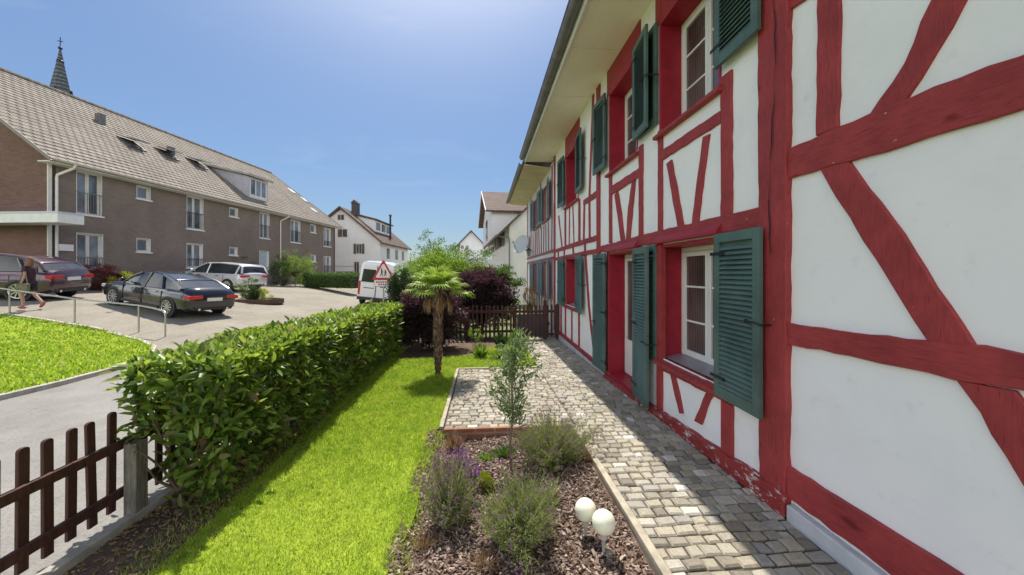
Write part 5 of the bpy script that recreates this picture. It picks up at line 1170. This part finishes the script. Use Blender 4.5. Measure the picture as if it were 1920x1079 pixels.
def make_car(name,loc,heading,label,kind,paint,group='cars in the car park'):
    root=empty(name,loc,heading,label,'car',group)
    if kind=='saloon':   # x: rear -> front ; z_bottom, z_shoulder(belt), z_top(deck), halfwidth
        L0,L1=-2.42,2.42; wb=1.45
        body=[(-2.42,.42,.74,.82,.70),(-2.36,.30,.86,.98,.82),(-2.15,.24,.92,1.10,.90),(-1.5,.20,.93,1.06,.93),(-.9,.19,.92,.96,.935),(.6,.19,.88,.92,.935),(1.0,.19,.86,.98,.93),(1.6,.20,.82,.93,.92),(2.1,.22,.74,.83,.88),(2.34,.28,.62,.72,.80),(2.42,.36,.50,.58,.68)]
        cab=[(-1.95,1.04,.62,1.05),(-1.35,1.0,.66,1.28),(-.7,.94,.64,1.42),(.0,.92,.63,1.455),(.45,.90,.62,1.41),(1.15,.93,.68,.98)]
        cabw=.84; wr=.335
    elif kind=='hatch':
        L0,L1=-2.2,2.2; wb=1.35
        body=[(-2.2,.45,.80,.95,.74),(-2.14,.32,.93,1.06,.86),(-1.95,.24,.98,1.10,.92),(-1.3,.20,.98,1.05,.94),(.4,.20,.93,.98,.94),(.9,.20,.92,1.04,.93),(1.5,.21,.88,.99,.92),(1.95,.24,.78,.88,.88),(2.15,.30,.65,.75,.80),(2.2,.38,.52,.6,.7)]
        cab=[(-2.0,1.06,.66,1.07),(-1.75,1.03,.66,1.32),(-1.1,.99,.66,1.50),(-.3,.96,.65,1.56),(.35,.94,.63,1.50),(1.1,.98,.7,1.04)]
        cabw=.85; wr=.34
    else:   # estate
        L0,L1=-2.25,2.25; wb=1.38
        body=[(-2.25,.42,.85,1.0,.78),(-2.2,.30,.95,1.05,.88),(-2.0,.24,.97,1.02,.92),(-1.3,.20,.96,1.0,.93),(.4,.20,.92,.97,.93),(.8,.20,.90,1.02,.92),(1.5,.21,.86,.97,.91),(1.98,.24,.76,.86,.86),(2.18,.30,.64,.72,.78),(2.25,.38,.52,.58,.68)]
        cab=[(-2.2,1.0,.70,1.02),(-2.08,.99,.70,1.38),(-1.85,.98,.68,1.50),(-.6,.95,.67,1.55),(.25,.93,.65,1.50),(1.05,.97,.7,1.02)]
        cabw=.86; wr=.325
    xs=sorted(set([b[0] for b in body]+list(np.linspace(body[0][0],body[-1][0],25)))); secs=[]
    for x in xs:
        zb,zs,zt,hwid=lerp_tab(body,x); zm=(zb+zs)/2
        half=[(hwid*.80,zb),(hwid*.97,zb+.10),(hwid,zm),(hwid*.985,zs-.10),(hwid*.95,zs),(hwid*.80,zt-.02),(hwid*.45,zt+.01)]
        secs.append([(x,-y,z) for y,z in half]+[(x,0,zt+.02)]+[(x,y,z) for y,z in half[::-1]])
    mb=MB(); loft(mb,secs); bd=mb.build('body',paint,root)
    xs=sorted(set([b[0] for b in cab]+list(np.linspace(cab[0][0],cab[-1][0],15)))); secs=[];roof=[]
    for x in xs:
        zb,wt,zt=lerp_tab([(c[0],c[1]-.06,c[2],c[3]) for c in cab],x); f=max(0,(zt-zb-.05)/.5); f=min(1,f)
        wlow=cabw; wtop=wlow+(wt-wlow)*f
        half=[(wlow,zb),(wlow*.4+wtop*.6,zb+(zt-zb)*.6),(wtop,zt-.04*f),(wtop*.8,zt)]
        secs.append([(x,-y,z) for y,z in half]+[(x,0,zt+.012)]+[(x,y,z) for y,z in half[::-1]])
        if zt>1.25 : roof.append([(x,-wtop-.012,zt-.05*f),(x,-wtop*.82,zt+.014),(x,0,zt+.028),(x,wtop*.82,zt+.014),(x,wtop+.012,zt-.05*f)])
    mb=MB(); loft(mb,secs); mb.build('windows',M['carglass'],root)
    mb=MB(); n=5; vs=[p for s in roof for p in s]; mb.add(vs,[(i*n+k,i*n+k+1,(i+1)*n+k+1,(i+1)*n+k) for i in range(len(roof)-1) for k in range(n-1)]); mb.sm=True; rp=mb.build('roof_panel',paint,root)
    sd=rp.modifiers.new('solid','SOLIDIFY'); sd.thickness=.02
    # pillars
    def cpt(x,s,f): 
        zb,wt,zt=lerp_tab([(c[0],c[1]-.06,c[2],c[3]) for c in cab],x); g=min(1,max(0,(zt-zb-.05)/.5)); wtop=cabw+(wt-cabw)*g
        wlow=cabw; 
        return Vector((x,s*((wlow+(wtop-wlow)*f)+.008),zb+(zt-zb)*f))
    mb=MB()
    for s in (-1,1):
        xA=cab[-1][0]; xr=cab[3][0] if kind!='estate' else cab[4][0]
        mb.tube([cpt(xA-.02,s,.3),cpt((xA+cab[-2][0])/2,s,.97),cpt(cab[-2][0],s,.95)],.032,6)
        for xx in (-.05,):
            mb.tube([cpt(xx+.05,s,.0),cpt(xx,s,.95)],.035,6)
        xR=cab[0][0]
        mb.tube([cpt(cab[1][0]+.28,s,.0),cpt(cab[2][0]-.05,s,.92)],.05,6)
        mb.tube([cpt(xR+.02,s,.5),cpt(cab[1][0],s,.95),cpt(cab[2][0],s,.97)],.045,6)
        mb.tube([cpt(xA-.25,s,.02),cpt(0,s,.04),cpt(cab[1][0],s,.04)],.014,5)
    mb.build('pillars',paint,root)
    # wheels
    for x in (-wb,wb):
        for s in (-1,1):
            hwid=lerp_tab(body,x)[3]; T=Matrix.Translation((x,s*(hwid-.10),wr))@Matrix.Rotation(R(90)*-s,4,'X'); T3=T.to_3x3()
            mb=MB(); mb.lathe([(wr*1.14,.0),(wr*1.14,.103),(wr*.9,.106)],T.translation,26,T3); mb.build('wheel_arch',M['blacktrim'],bd)
            mb=MB(); mb.lathe([(wr*.70,-.1),(wr*.96,-.1),(wr,-.06),(wr,.07),(wr*.95,.115),(wr*.72,.118),(wr*.70,.08)],T.translation,28,T3); wh=mb.build('wheel',M['tyre'],root)
            mb=MB(); mb.lathe([(wr*.72,.10),(wr*.74,.122),(wr*.68,.115),(wr*.66,.04)],T.translation,28,T3); mb.lathe([(.001,.10),(wr*.16,.10),(wr*.17,.04)],T.translation,12,T3)
            for k in range(10):
                a=2*math.pi*k/10; d=Vector((math.cos(a),math.sin(a),0)); n_=Vector((-d.y,d.x,0)); p=[d*wr*.10-n_*.016,d*wr*.70-n_*.022,d*wr*.70+n_*.022,d*wr*.10+n_*.016]
                mb.add([T@(q+Vector((0,0,h))) for h in (.075,.10) for q in p],[(0,1,2,3),(4,7,6,5),(0,4,5,1),(1,5,6,2),(2,6,7,3),(3,7,4,0)])
            mb.build('rim',M['rim'],wh,smooth_=False)
            mb=MB(); mb.lathe([(.001,.05),(wr*.7,.05)],T.translation,16,T3); mb.build('brake_disc',M['blacktrim'],wh)
    # lamps, plate, handles, mirrors, bumper trim
    R0=body[1]; rx=body[0][0]
    for s in (-1,1):
        mb=MB()
        zl=R0[2]-.10
        mb.prism([(s*.42,zl-.02),(s*.80,zl-.06),(s*.84,zl+.08),(s*.44,zl+.09)],rx-.025,rx+.10,'x'); mb.box(rx-.0,s*.80,zl-.05,rx+.42,s*(.885),zl+.07); mb.build('tail_lamp',M['redlamp'],root,.01)
        mb=MB(); F0=body[-2]; mb.box(L1-.42,s*.55,F0[2]-.02,L1-.05,s*.83,F0[2]+.10); mb.build('headlamp',M['clearlamp'],root,.02)
        mb=MB(); xm=cab[-1][0]-.30; mb.tube([(xm,s*.84,1.0),(xm,s*.98,1.03)],.02,6); mb.sphere((xm,s*1.03,1.05),.10,10,8,(.5,1,.75)); mb.build('mirror',paint,root)
        for xh in (.35,-.75):
            mb=MB(); mb.box(xh-.11,s*.925,.80,xh+.11,s*.965,.835); mb.build('door_handle',M['chrome'],root,.006)
        mb=MB()
        for xd_ in (.95,-.08,-1.1): mb.box(xd_-.004,s*.90,.33,xd_+.004,s*.9405,.86)
        mb.box(-1.0,s*.90,.25,1.0,s*.945,.30); mb.build('door_gap',M['blacktrim'],bd)
    mb=MB(); mb.box(rx-.02,-.27,R0[2]-.22,rx+.02,.27,R0[2]-.10); mb.build('number_plate',M['plate'],root)
    mb=MB(); mb.box(rx+.02,-.70,.30,rx+.14,.70,.46); mb.build('rear_bumper_trim',M['blacktrim'],root,.02)
    for s in (-.5,.5):
        mb=MB(); mb.tube([(rx,s,.34),(rx+.2,s,.34)],.045,8); mb.build('exhaust',M['chrome'],root)
    mb=MB(); mb.box(L1-.06,-.42,.40,L1+.012,.42,.60); mb.build('grille',M['blacktrim'],root,.01)
    return root
def place(rear_c,front_dir,px_len=None): pass
def hdg(dc):   # direction in camera axes -> world heading
    wx,wy=dc[0]*ca+dc[1]*sa,-dc[0]*sa+dc[1]*ca; return math.atan2(wy,wx)
# black saloon
cx_,cz_=-12.42,13.45; d=(-2.8,.8); x,y=c2w(cx_,cz_)
def settle(root,hd,L=1.4,wd=.8):
    """tilt the car to the slope"""
    x,y,_=root.location; f=Vector((math.cos(hd),math.sin(hd))); l=Vector((-f.y,f.x))
    zf=gz(x+f.x*L,y+f.y*L); zr_=gz(x-f.x*L,y-f.y*L); zl=gz(x+l.x*wd,y+l.y*wd); zrr=gz(x-l.x*wd,y-l.y*wd)
    root.location.z=(zf+zr_+zl+zrr)/4-.0
    root.rotation_mode='XYZ'; root.rotation_euler=(math.atan2(zl-zrr,2*wd),-math.atan2(zf-zr_,2*L),hd)
c1=make_car('parked_car',(x,y,0),hdg(d),'black four-door saloon with alloy wheels, parked nearest the handrail','saloon',carpaint('black_car_paint',(.012,.014,.022),.2,.2)); settle(c1,hdg(d)); c1.scale=(.92,.92,.92)
d=(-.97,-.25); x,y=c2w(-16.4-2.05*.97,13.8-2.05*.25)
c2=make_car('parked_car',(x,y,0),hdg(d),'dark purple hatchback behind the walking person, under the canopy','hatch',carpaint('purple_grey_paint',(.075,.035,.060),.4,.28)); settle(c2,hdg(d))
d=(-.99,.15); x,y=c2w(-14.5-2.2*.99,21+2.2*.15)
c3=make_car('parked_car',(x,y,0),hdg(d),'silver-white estate car parked behind the black saloon','estate',carpaint('silver_white_paint',(.62,.63,.66),.3,.3)); settle(c3,hdg(d))
# ---- white van seen from behind
tv=20.5; x,y=c2w((701-960)/F*tv,tv); hv=hdg((-.10,1.0)); van=empty('parked_van',(x,y,gz(x,y)),hv,'white delivery van seen from behind at the end of the hedge','van')
vp=carpaint('white_van_paint',(.74,.74,.75),0,.35)
mb=MB(); secs=[]
for (xx,zb,zt,hw_) in ((0,.40,2.30,.90),(.05,.32,2.42,.96),(.5,.30,2.50,1.0),(3.4,.30,2.50,1.0),(3.9,.30,2.38,.98),(4.55,.30,1.45,.96),(5.2,.32,1.15,.90),(5.35,.40,.9,.8)):
    half=[(hw_*.92,zb),(hw_,zb+.12),(hw_,zb+(zt-zb)*.45),(hw_*.93,zt-.25),(hw_*.86,zt-.08),(hw_*.6,zt)]
    secs.append([(xx,-a,b) for a,b in half]+[(xx,0,zt+.02)]+[(xx,a,b) for a,b in half[::-1]])
loft(mb,secs); vb=mb.build('body',vp,van)
for s in (-1,1):
    mb=MB(); y0,y1=sorted((s*.03,s*.80)); mb.prism([(s*.06,1.32),(s*.80,1.32),(s*.74,2.02),(s*.06,2.02)],-.03,-.012,'x'); dr=mb.build('rear_window',M['carglass'],van,.006)
    mb=MB(); mb.box(-.02,y0,.46,-.004,y1,1.28); mb.build('rear_door',vp,van,.006)
    mb=MB(); a_,b_2=(y0,y1*.93) if s>0 else (y0*.93,y1); mb.box(-.02,a_,2.05,-.004,b_2,2.28); mb.build('door_top',vp,van,.006)
    mb=MB(); mb.box(-.035,s*.835,.62,.03,s*.93,1.35); mb.build('tail_lamp',M['redlamp'],van,.006)
    for xx in (.95,4.3):
        T=Matrix.Translation((xx,s*.90,.34))@Matrix.Rotation(R(90)*-s,4,'X'); mb=MB(); mb.lathe([(.2,-.1),(.33,-.1),(.34,.09),(.32,.11),(.2,.11)],T.translation,22,T.to_3x3()); mb.lathe([(.001,.08),(.2,.10)],T.translation,14,T.to_3x3()); mb.build('wheel',M['tyre'],van)
mb=MB(); mb.box(-.12,-.93,.34,.05,.93,.50); mb.build('bumper',M['blacktrim'],van,.02)
mb=MB(); mb.box(-.032,.12,.80,-.02,.62,.92); mb.build('number_plate',M['plate'],van)
mb=MB(); mb.box(-.035,-.50,1.08,-.021,-.22,1.13); mb.box(-.035,.1,.98,-.021,.66,1.02); mb.build('door_trim',M['blacktrim'],van)
mb=MB(); mb.box(-.04,-.012,.5,-.021,.012,2.25); mb.build('door_gap',M['blacktrim'],van)
settle(van,hv,1.5,.8)
# move origin so that the rear bumper stands at the measured place
# ---- warning sign
ts=15.5; x,y=c2w((719-960)/F*ts,ts); sg=empty('warning_sign',(x,y,gz(x,y)),math.atan2(-x,y)*1.0,'red-edged triangular warning sign with a plate below, in front of the white van','road sign')
zt_=HC+(512-489)/F*ts-gz(x,y); zb_=HC+(512-524)/F*ts-gz(x,y); hwid=.43
def tri(mb,hw_,z0,z1,ya,yb):
    mb.prism([(-hw_,z0),(-hw_+.04,z0-.03),(hw_-.04,z0-.03),(hw_,z0),(.04,z1-.02),(0,z1),(-.04,z1-.02)],ya,yb,'y')
mb=MB(); mb.tube([(0,.04,-.1),(0,.04,zt_-.1)],.03,10); mb.build('pole',M['steel'],sg)
mb=MB(); tri(mb,hwid,zb_,zt_,-.0,.02); mb.build('red_border',pbr('sign_red',(.50,.02,.03),.4,.03),sg)
mb=MB(); hh=zt_-zb_; tri(mb,hwid*.70,zb_+hh*.11,zt_-hh*.20,-.006,-.001); f=mb.build('white_field',pbr('sign_white',(.78,.74,.72),.5,.03),sg)
mb=MB(); zz=zb_+hh*.14
for (xx,s) in ((-.07,1.0),(.07,.85)):   # two walking figures
    mb.sphere((xx,-.012,zz+.30*s),.028*s,8,6,(1,.3,1)); mb.prism([(xx-.03,zz+.14*s),(xx+.03,zz+.14*s),(xx+.025,zz+.27*s),(xx-.025,zz+.27*s)],-.012,-.007,'y')
    mb.prism([(xx-.06*s,zz),(xx-.035*s,zz),(xx+.005,zz+.14*s),(xx-.025,zz+.14*s)],-.012,-.007,'y'); mb.prism([(xx+.035*s,zz),(xx+.06*s,zz),(xx+.025,zz+.14*s),(xx-.005,zz+.14*s)],-.0125,-.0075,'y')
    mb.prism([(xx+.02,zz+.22*s),(xx+.02,zz+.25*s),(xx+.075*s,zz+.17*s),(xx+.065*s,zz+.155*s)],-.0122,-.0078,'y')
mb.build('symbol',M['blacktrim'],sg,smooth_=False)
mb=MB(); mb.box(-.36,-.0,zb_-.30,.36,.018,zb_-.05); mb.build('lower_plate',pbr('sign_white',(.78,.74,.72),.5,.03),sg,.004)
mb=MB(); mb.box(-.375,.001,zb_-.315,.375,.014,zb_-.035); mb.build('plate_border',pbr('sign_red',(.5,.02,.03)),sg)
mb=MB()
for i in range(7): mb.box(-.29+i*.085,-.004,zb_-.155,-.23+i*.085,-.001,zb_-.10)
for i in range(5): mb.box(-.20+i*.085,-.004,zb_-.25,-.14+i*.085,-.001,zb_-.195)
mb.build('plate_writing',M['blacktrim'],sg)
# ---- handrail
RP=[(310,632,10.45),(260,616,10.75),(140,603,11.15),(18,583,11.6)]
hr=None; pts=[]
P3=[]
for (px,py,t) in RP:
    x,y=c2w((px-960)/F*t,t); P3.append((x,y,gz(x,y)))
e=P3[-1]; f=P3[-2]; 
for k in range(1,3): P3.append((e[0]+(e[0]-f[0])*k,e[1]+(e[1]-f[1])*k,gz(e[0]+(e[0]-f[0])*k,e[1]+(e[1]-f[1])*k)))
o0=Vector(P3[0]); hr=empty('handrail',o0,0,'bent galvanised tube handrail between the lawn across the path and the car park','railing')
HR=.70
mb=MB(); top=[Vector(p)-o0+Vector((0,0,HR)) for p in P3]
pp=[top[0]-Vector((0,0,.12)),top[0]-Vector((0.01,0,.03)),top[0].lerp(top[1],.06)+Vector((0,0,.01))]+[top[0].lerp(top[1],.5)+Vector((0,0,.05))]+[top[1]+Vector((0,0,.06))]+top[2:]
mb.tube(pp,.024,8); mb.build('top_rail',M['steel'],hr)
for i,p in enumerate(P3):
    mb=MB(); q=Vector(p)-o0; mb.tube([q-Vector((0,0,.05)),q+Vector((0,0,HR-(.02 if i else .1)+(.05 if i==1 else 0)))],.021,8); mb.build('post',M['steel'],hr)
# ---- street sign posts and similar near the white gabled house
# ================================================================= THE WALKING PERSON
def skin_body(name,J,E_,mat,parent,sub=2):
    me=bpy.data.meshes.new(name); keys=list(J); me.from_pydata([J[k][0] for k in keys],[(keys.index(a),keys.index(b)) for a,b in E_],[])
    o=bpy.data.objects.new(name,me); C.objects.link(o); md=o.modifiers.new('skin','SKIN'); md.use_smooth_shade=True
    for i,k in enumerate(keys):
        r=J[k][1]; v=me.skin_vertices[0].data[i]; v.radius=(r,r) if not isinstance(r,tuple) else r
        v.use_root=(k=='pelvis')
    s=o.modifiers.new('sub','SUBSURF'); s.levels=sub; s.render_levels=sub
    dg=bpy.context.evaluated_depsgraph_get(); nm=bpy.data.meshes.new_from_object(o.evaluated_get(dg)); bpy.data.objects.remove(o)
    nm.materials.clear(); nm.materials.append(mat); q=bpy.data.objects.new(name,nm); C.objects.link(q); q.parent=parent; return q
tp=11.95; x,y=c2w((56-960)/F*tp,tp)
# walks to the left of the picture: local +x = forward
per=empty('person',(x,y,gz(x,y)),hdg((-1,-.05)),'person walking past the dark purple car in dark top and shorts','person'); per.scale=(.94,.94,.94)
skin=pbr('skin',(.42,.24,.18),.6,.05,6)
J={'pelvis':((0,0,.93),.10),'waist':((.0,0,1.06),.095),'chest':((.02,0,1.27),.115),'neck0':((.01,0,1.43),.055),'neck':((.02,0,1.48),.045),'head0':((.035,0,1.55),.065),'head':((.04,0,1.63),.082),
 'sl':((.0,.15,1.40),.05),'el':((-.10,.22,1.13),.038),'wl':((-.02,.24,.90),.026),'hl':((.0,.24,.83),.030),'sr':((.0,-.15,1.40),.05),'er':((.10,-.23,1.14),.038),'wr':((.24,-.19,.98),.026),'hr':((.29,-.17,.94),.03),
 'hil':((.0,.085,.88),.085),'kl':((.16,.09,.52),.055),'al':((.10,.09,.11),.038),'tl':((.22,.10,.05),.035),'hir':((.0,-.085,.88),.085),'kr':((-.02,-.09,.50),.055),'ar':((-.32,-.09,.19),.038),'tr':((-.26,-.10,.07),.033)}
E_=[('pelvis','waist'),('waist','chest'),('chest','neck0'),('neck0','neck'),('neck','head0'),('head0','head'),('chest','sl'),('sl','el'),('el','wl'),('wl','hl'),('chest','sr'),('sr','er'),('er','wr'),('wr','hr'),('pelvis','hil'),('hil','kl'),('kl','al'),('al','tl'),('pelvis','hir'),('hir','kr'),('kr','ar'),('ar','tr')]
pb=skin_body('body',J,E_,skin,per)
# fingers
mb=MB()
for (hx,hy,hz,sx_) in ((.0,.24,.83,0),(.29,-.17,.94,1)):
    for k in range(4): mb.tube([(hx-.02+k*.013,hy,hz-.01),(hx-.02+k*.013+.01,hy,hz-.06),(hx-.01+k*.013+.02,hy-.01,hz-.085-.004*(k%3))],[.008,.007,.005],5)
    mb.tube([(hx+.02,hy,hz+.01),(hx+.045,hy-.01,hz-.02),(hx+.05,hy-.012,hz-.05)],[.009,.007,.005],5)
mb.build('fingers',skin,pb)
cloth=pbr('dark_plum_cloth',(.055,.022,.035),.9,.25,9)
mb=MB(); S2=Matrix.Diagonal((.78,1.15,1)).to_3x3(); mb.lathe([(.075,1.45),(.13,1.42),(.155,1.36),(.15,1.2),(.135,1.05),(.15,.93),(.165,.84),(.155,.84),(.13,1.0)],(.01,0,0),20,S2); mb.build('top',cloth,per)
mb=MB()
for s,kx in ((1,.16),(-1,-.02)):
    mb.tube([(0,s*.085,.93),(kx*.55,s*.09,.70),(kx*.80,s*.09,.60)],[.115,.105,.10],12,False); 
    sv=MB(); sv.tube([(0,s*.14,1.41),(-.05*s,s*.20,1.24)],[.07,.062],10,False); sv.build('sleeve',cloth,per)
mb.build('shorts',pbr('dark_shorts',(.03,.022,.03),.9,.2,9),per)
hair=pbr('auburn_hair',(.22,.09,.05),.6,.3,30,.4,stretch=(3,3,.5))
mb=MB(); mb.lathe([(.001,1.745),(.06,1.735),(.09,1.69),(.093,1.63),(.085,1.56),(.08,1.47),(.06,1.40),(.03,1.37)],(-.0,0,0),16,Matrix.Diagonal((1.0,.95,1)).to_3x3())
o=mb.build('hair',hair,per); 
bmh=bmesh.new(); bmh.from_mesh(o.data); bmesh.ops.delete(bmh,geom=[v for v in bmh.verts if v.co.x>.045 and v.co.z<1.70],context='VERTS'); bmh.to_mesh(o.data); bmh.free()
mb=MB(); 
for s in (-1,1): mb.sphere((.118,s*.03,1.63),.008,6,4)
mb.build('eyes',M['blacktrim'],pb); 
mb=MB(); mb.sphere((.125,0,1.60),.014,8,6,(1,.7,1.5)); mb.sphere((.112,0,1.565),.018,8,4,(.4,1,.3)); mb.build('nose_and_mouth',pbr('lip_skin',(.38,.18,.15),.6,.05),pb)
for (fx,fy,fz,p) in ((.13,.095,.05,0),(-.30,-.095,.13,-.9)):
    T=Matrix.Translation((fx,fy,fz))@Matrix.Rotation(-p,4,'Y'); mb.sphere((0,0,0),1,12,8,(.14,.048,.048)) if False else None
    mb=MB(); m2=MB(); m2.sphere((0,0,0),1,12,8); mb.add([T@Vector((v.x*.14,v.y*.048,v.z*.05)) for v in m2.v],m2.f); mb.sm=True
    mb.build('shoe',pbr('red_shoes',(.30,.08,.07),.6,.2),per)
bagm=pbr('olive_bag',(.16,.15,.09),.8,.2,12,.2)
bg_=empty('shoulder_bag',(0,0,0),0,'olive shoulder bag hanging at the hip of the walking person','bag'); bg_.location=per.matrix_basis@Vector((-.10,.27,.72)); bg_.rotation_euler=per.rotation_euler
mb=MB(); mb.box(-.17,-.05,-.13,.17,.05,.13); mb.build('pouch',bagm,bg_,.03)
mb=MB(); mb.tube([(-.13,0,.12),(.02,-.07,.50),(.10,-.12,.70),(.12,-.10,.50),(.13,0,.12)],.012,6); mb.build('strap',bagm,bg_)
print('objects',len(bpy.data.objects))
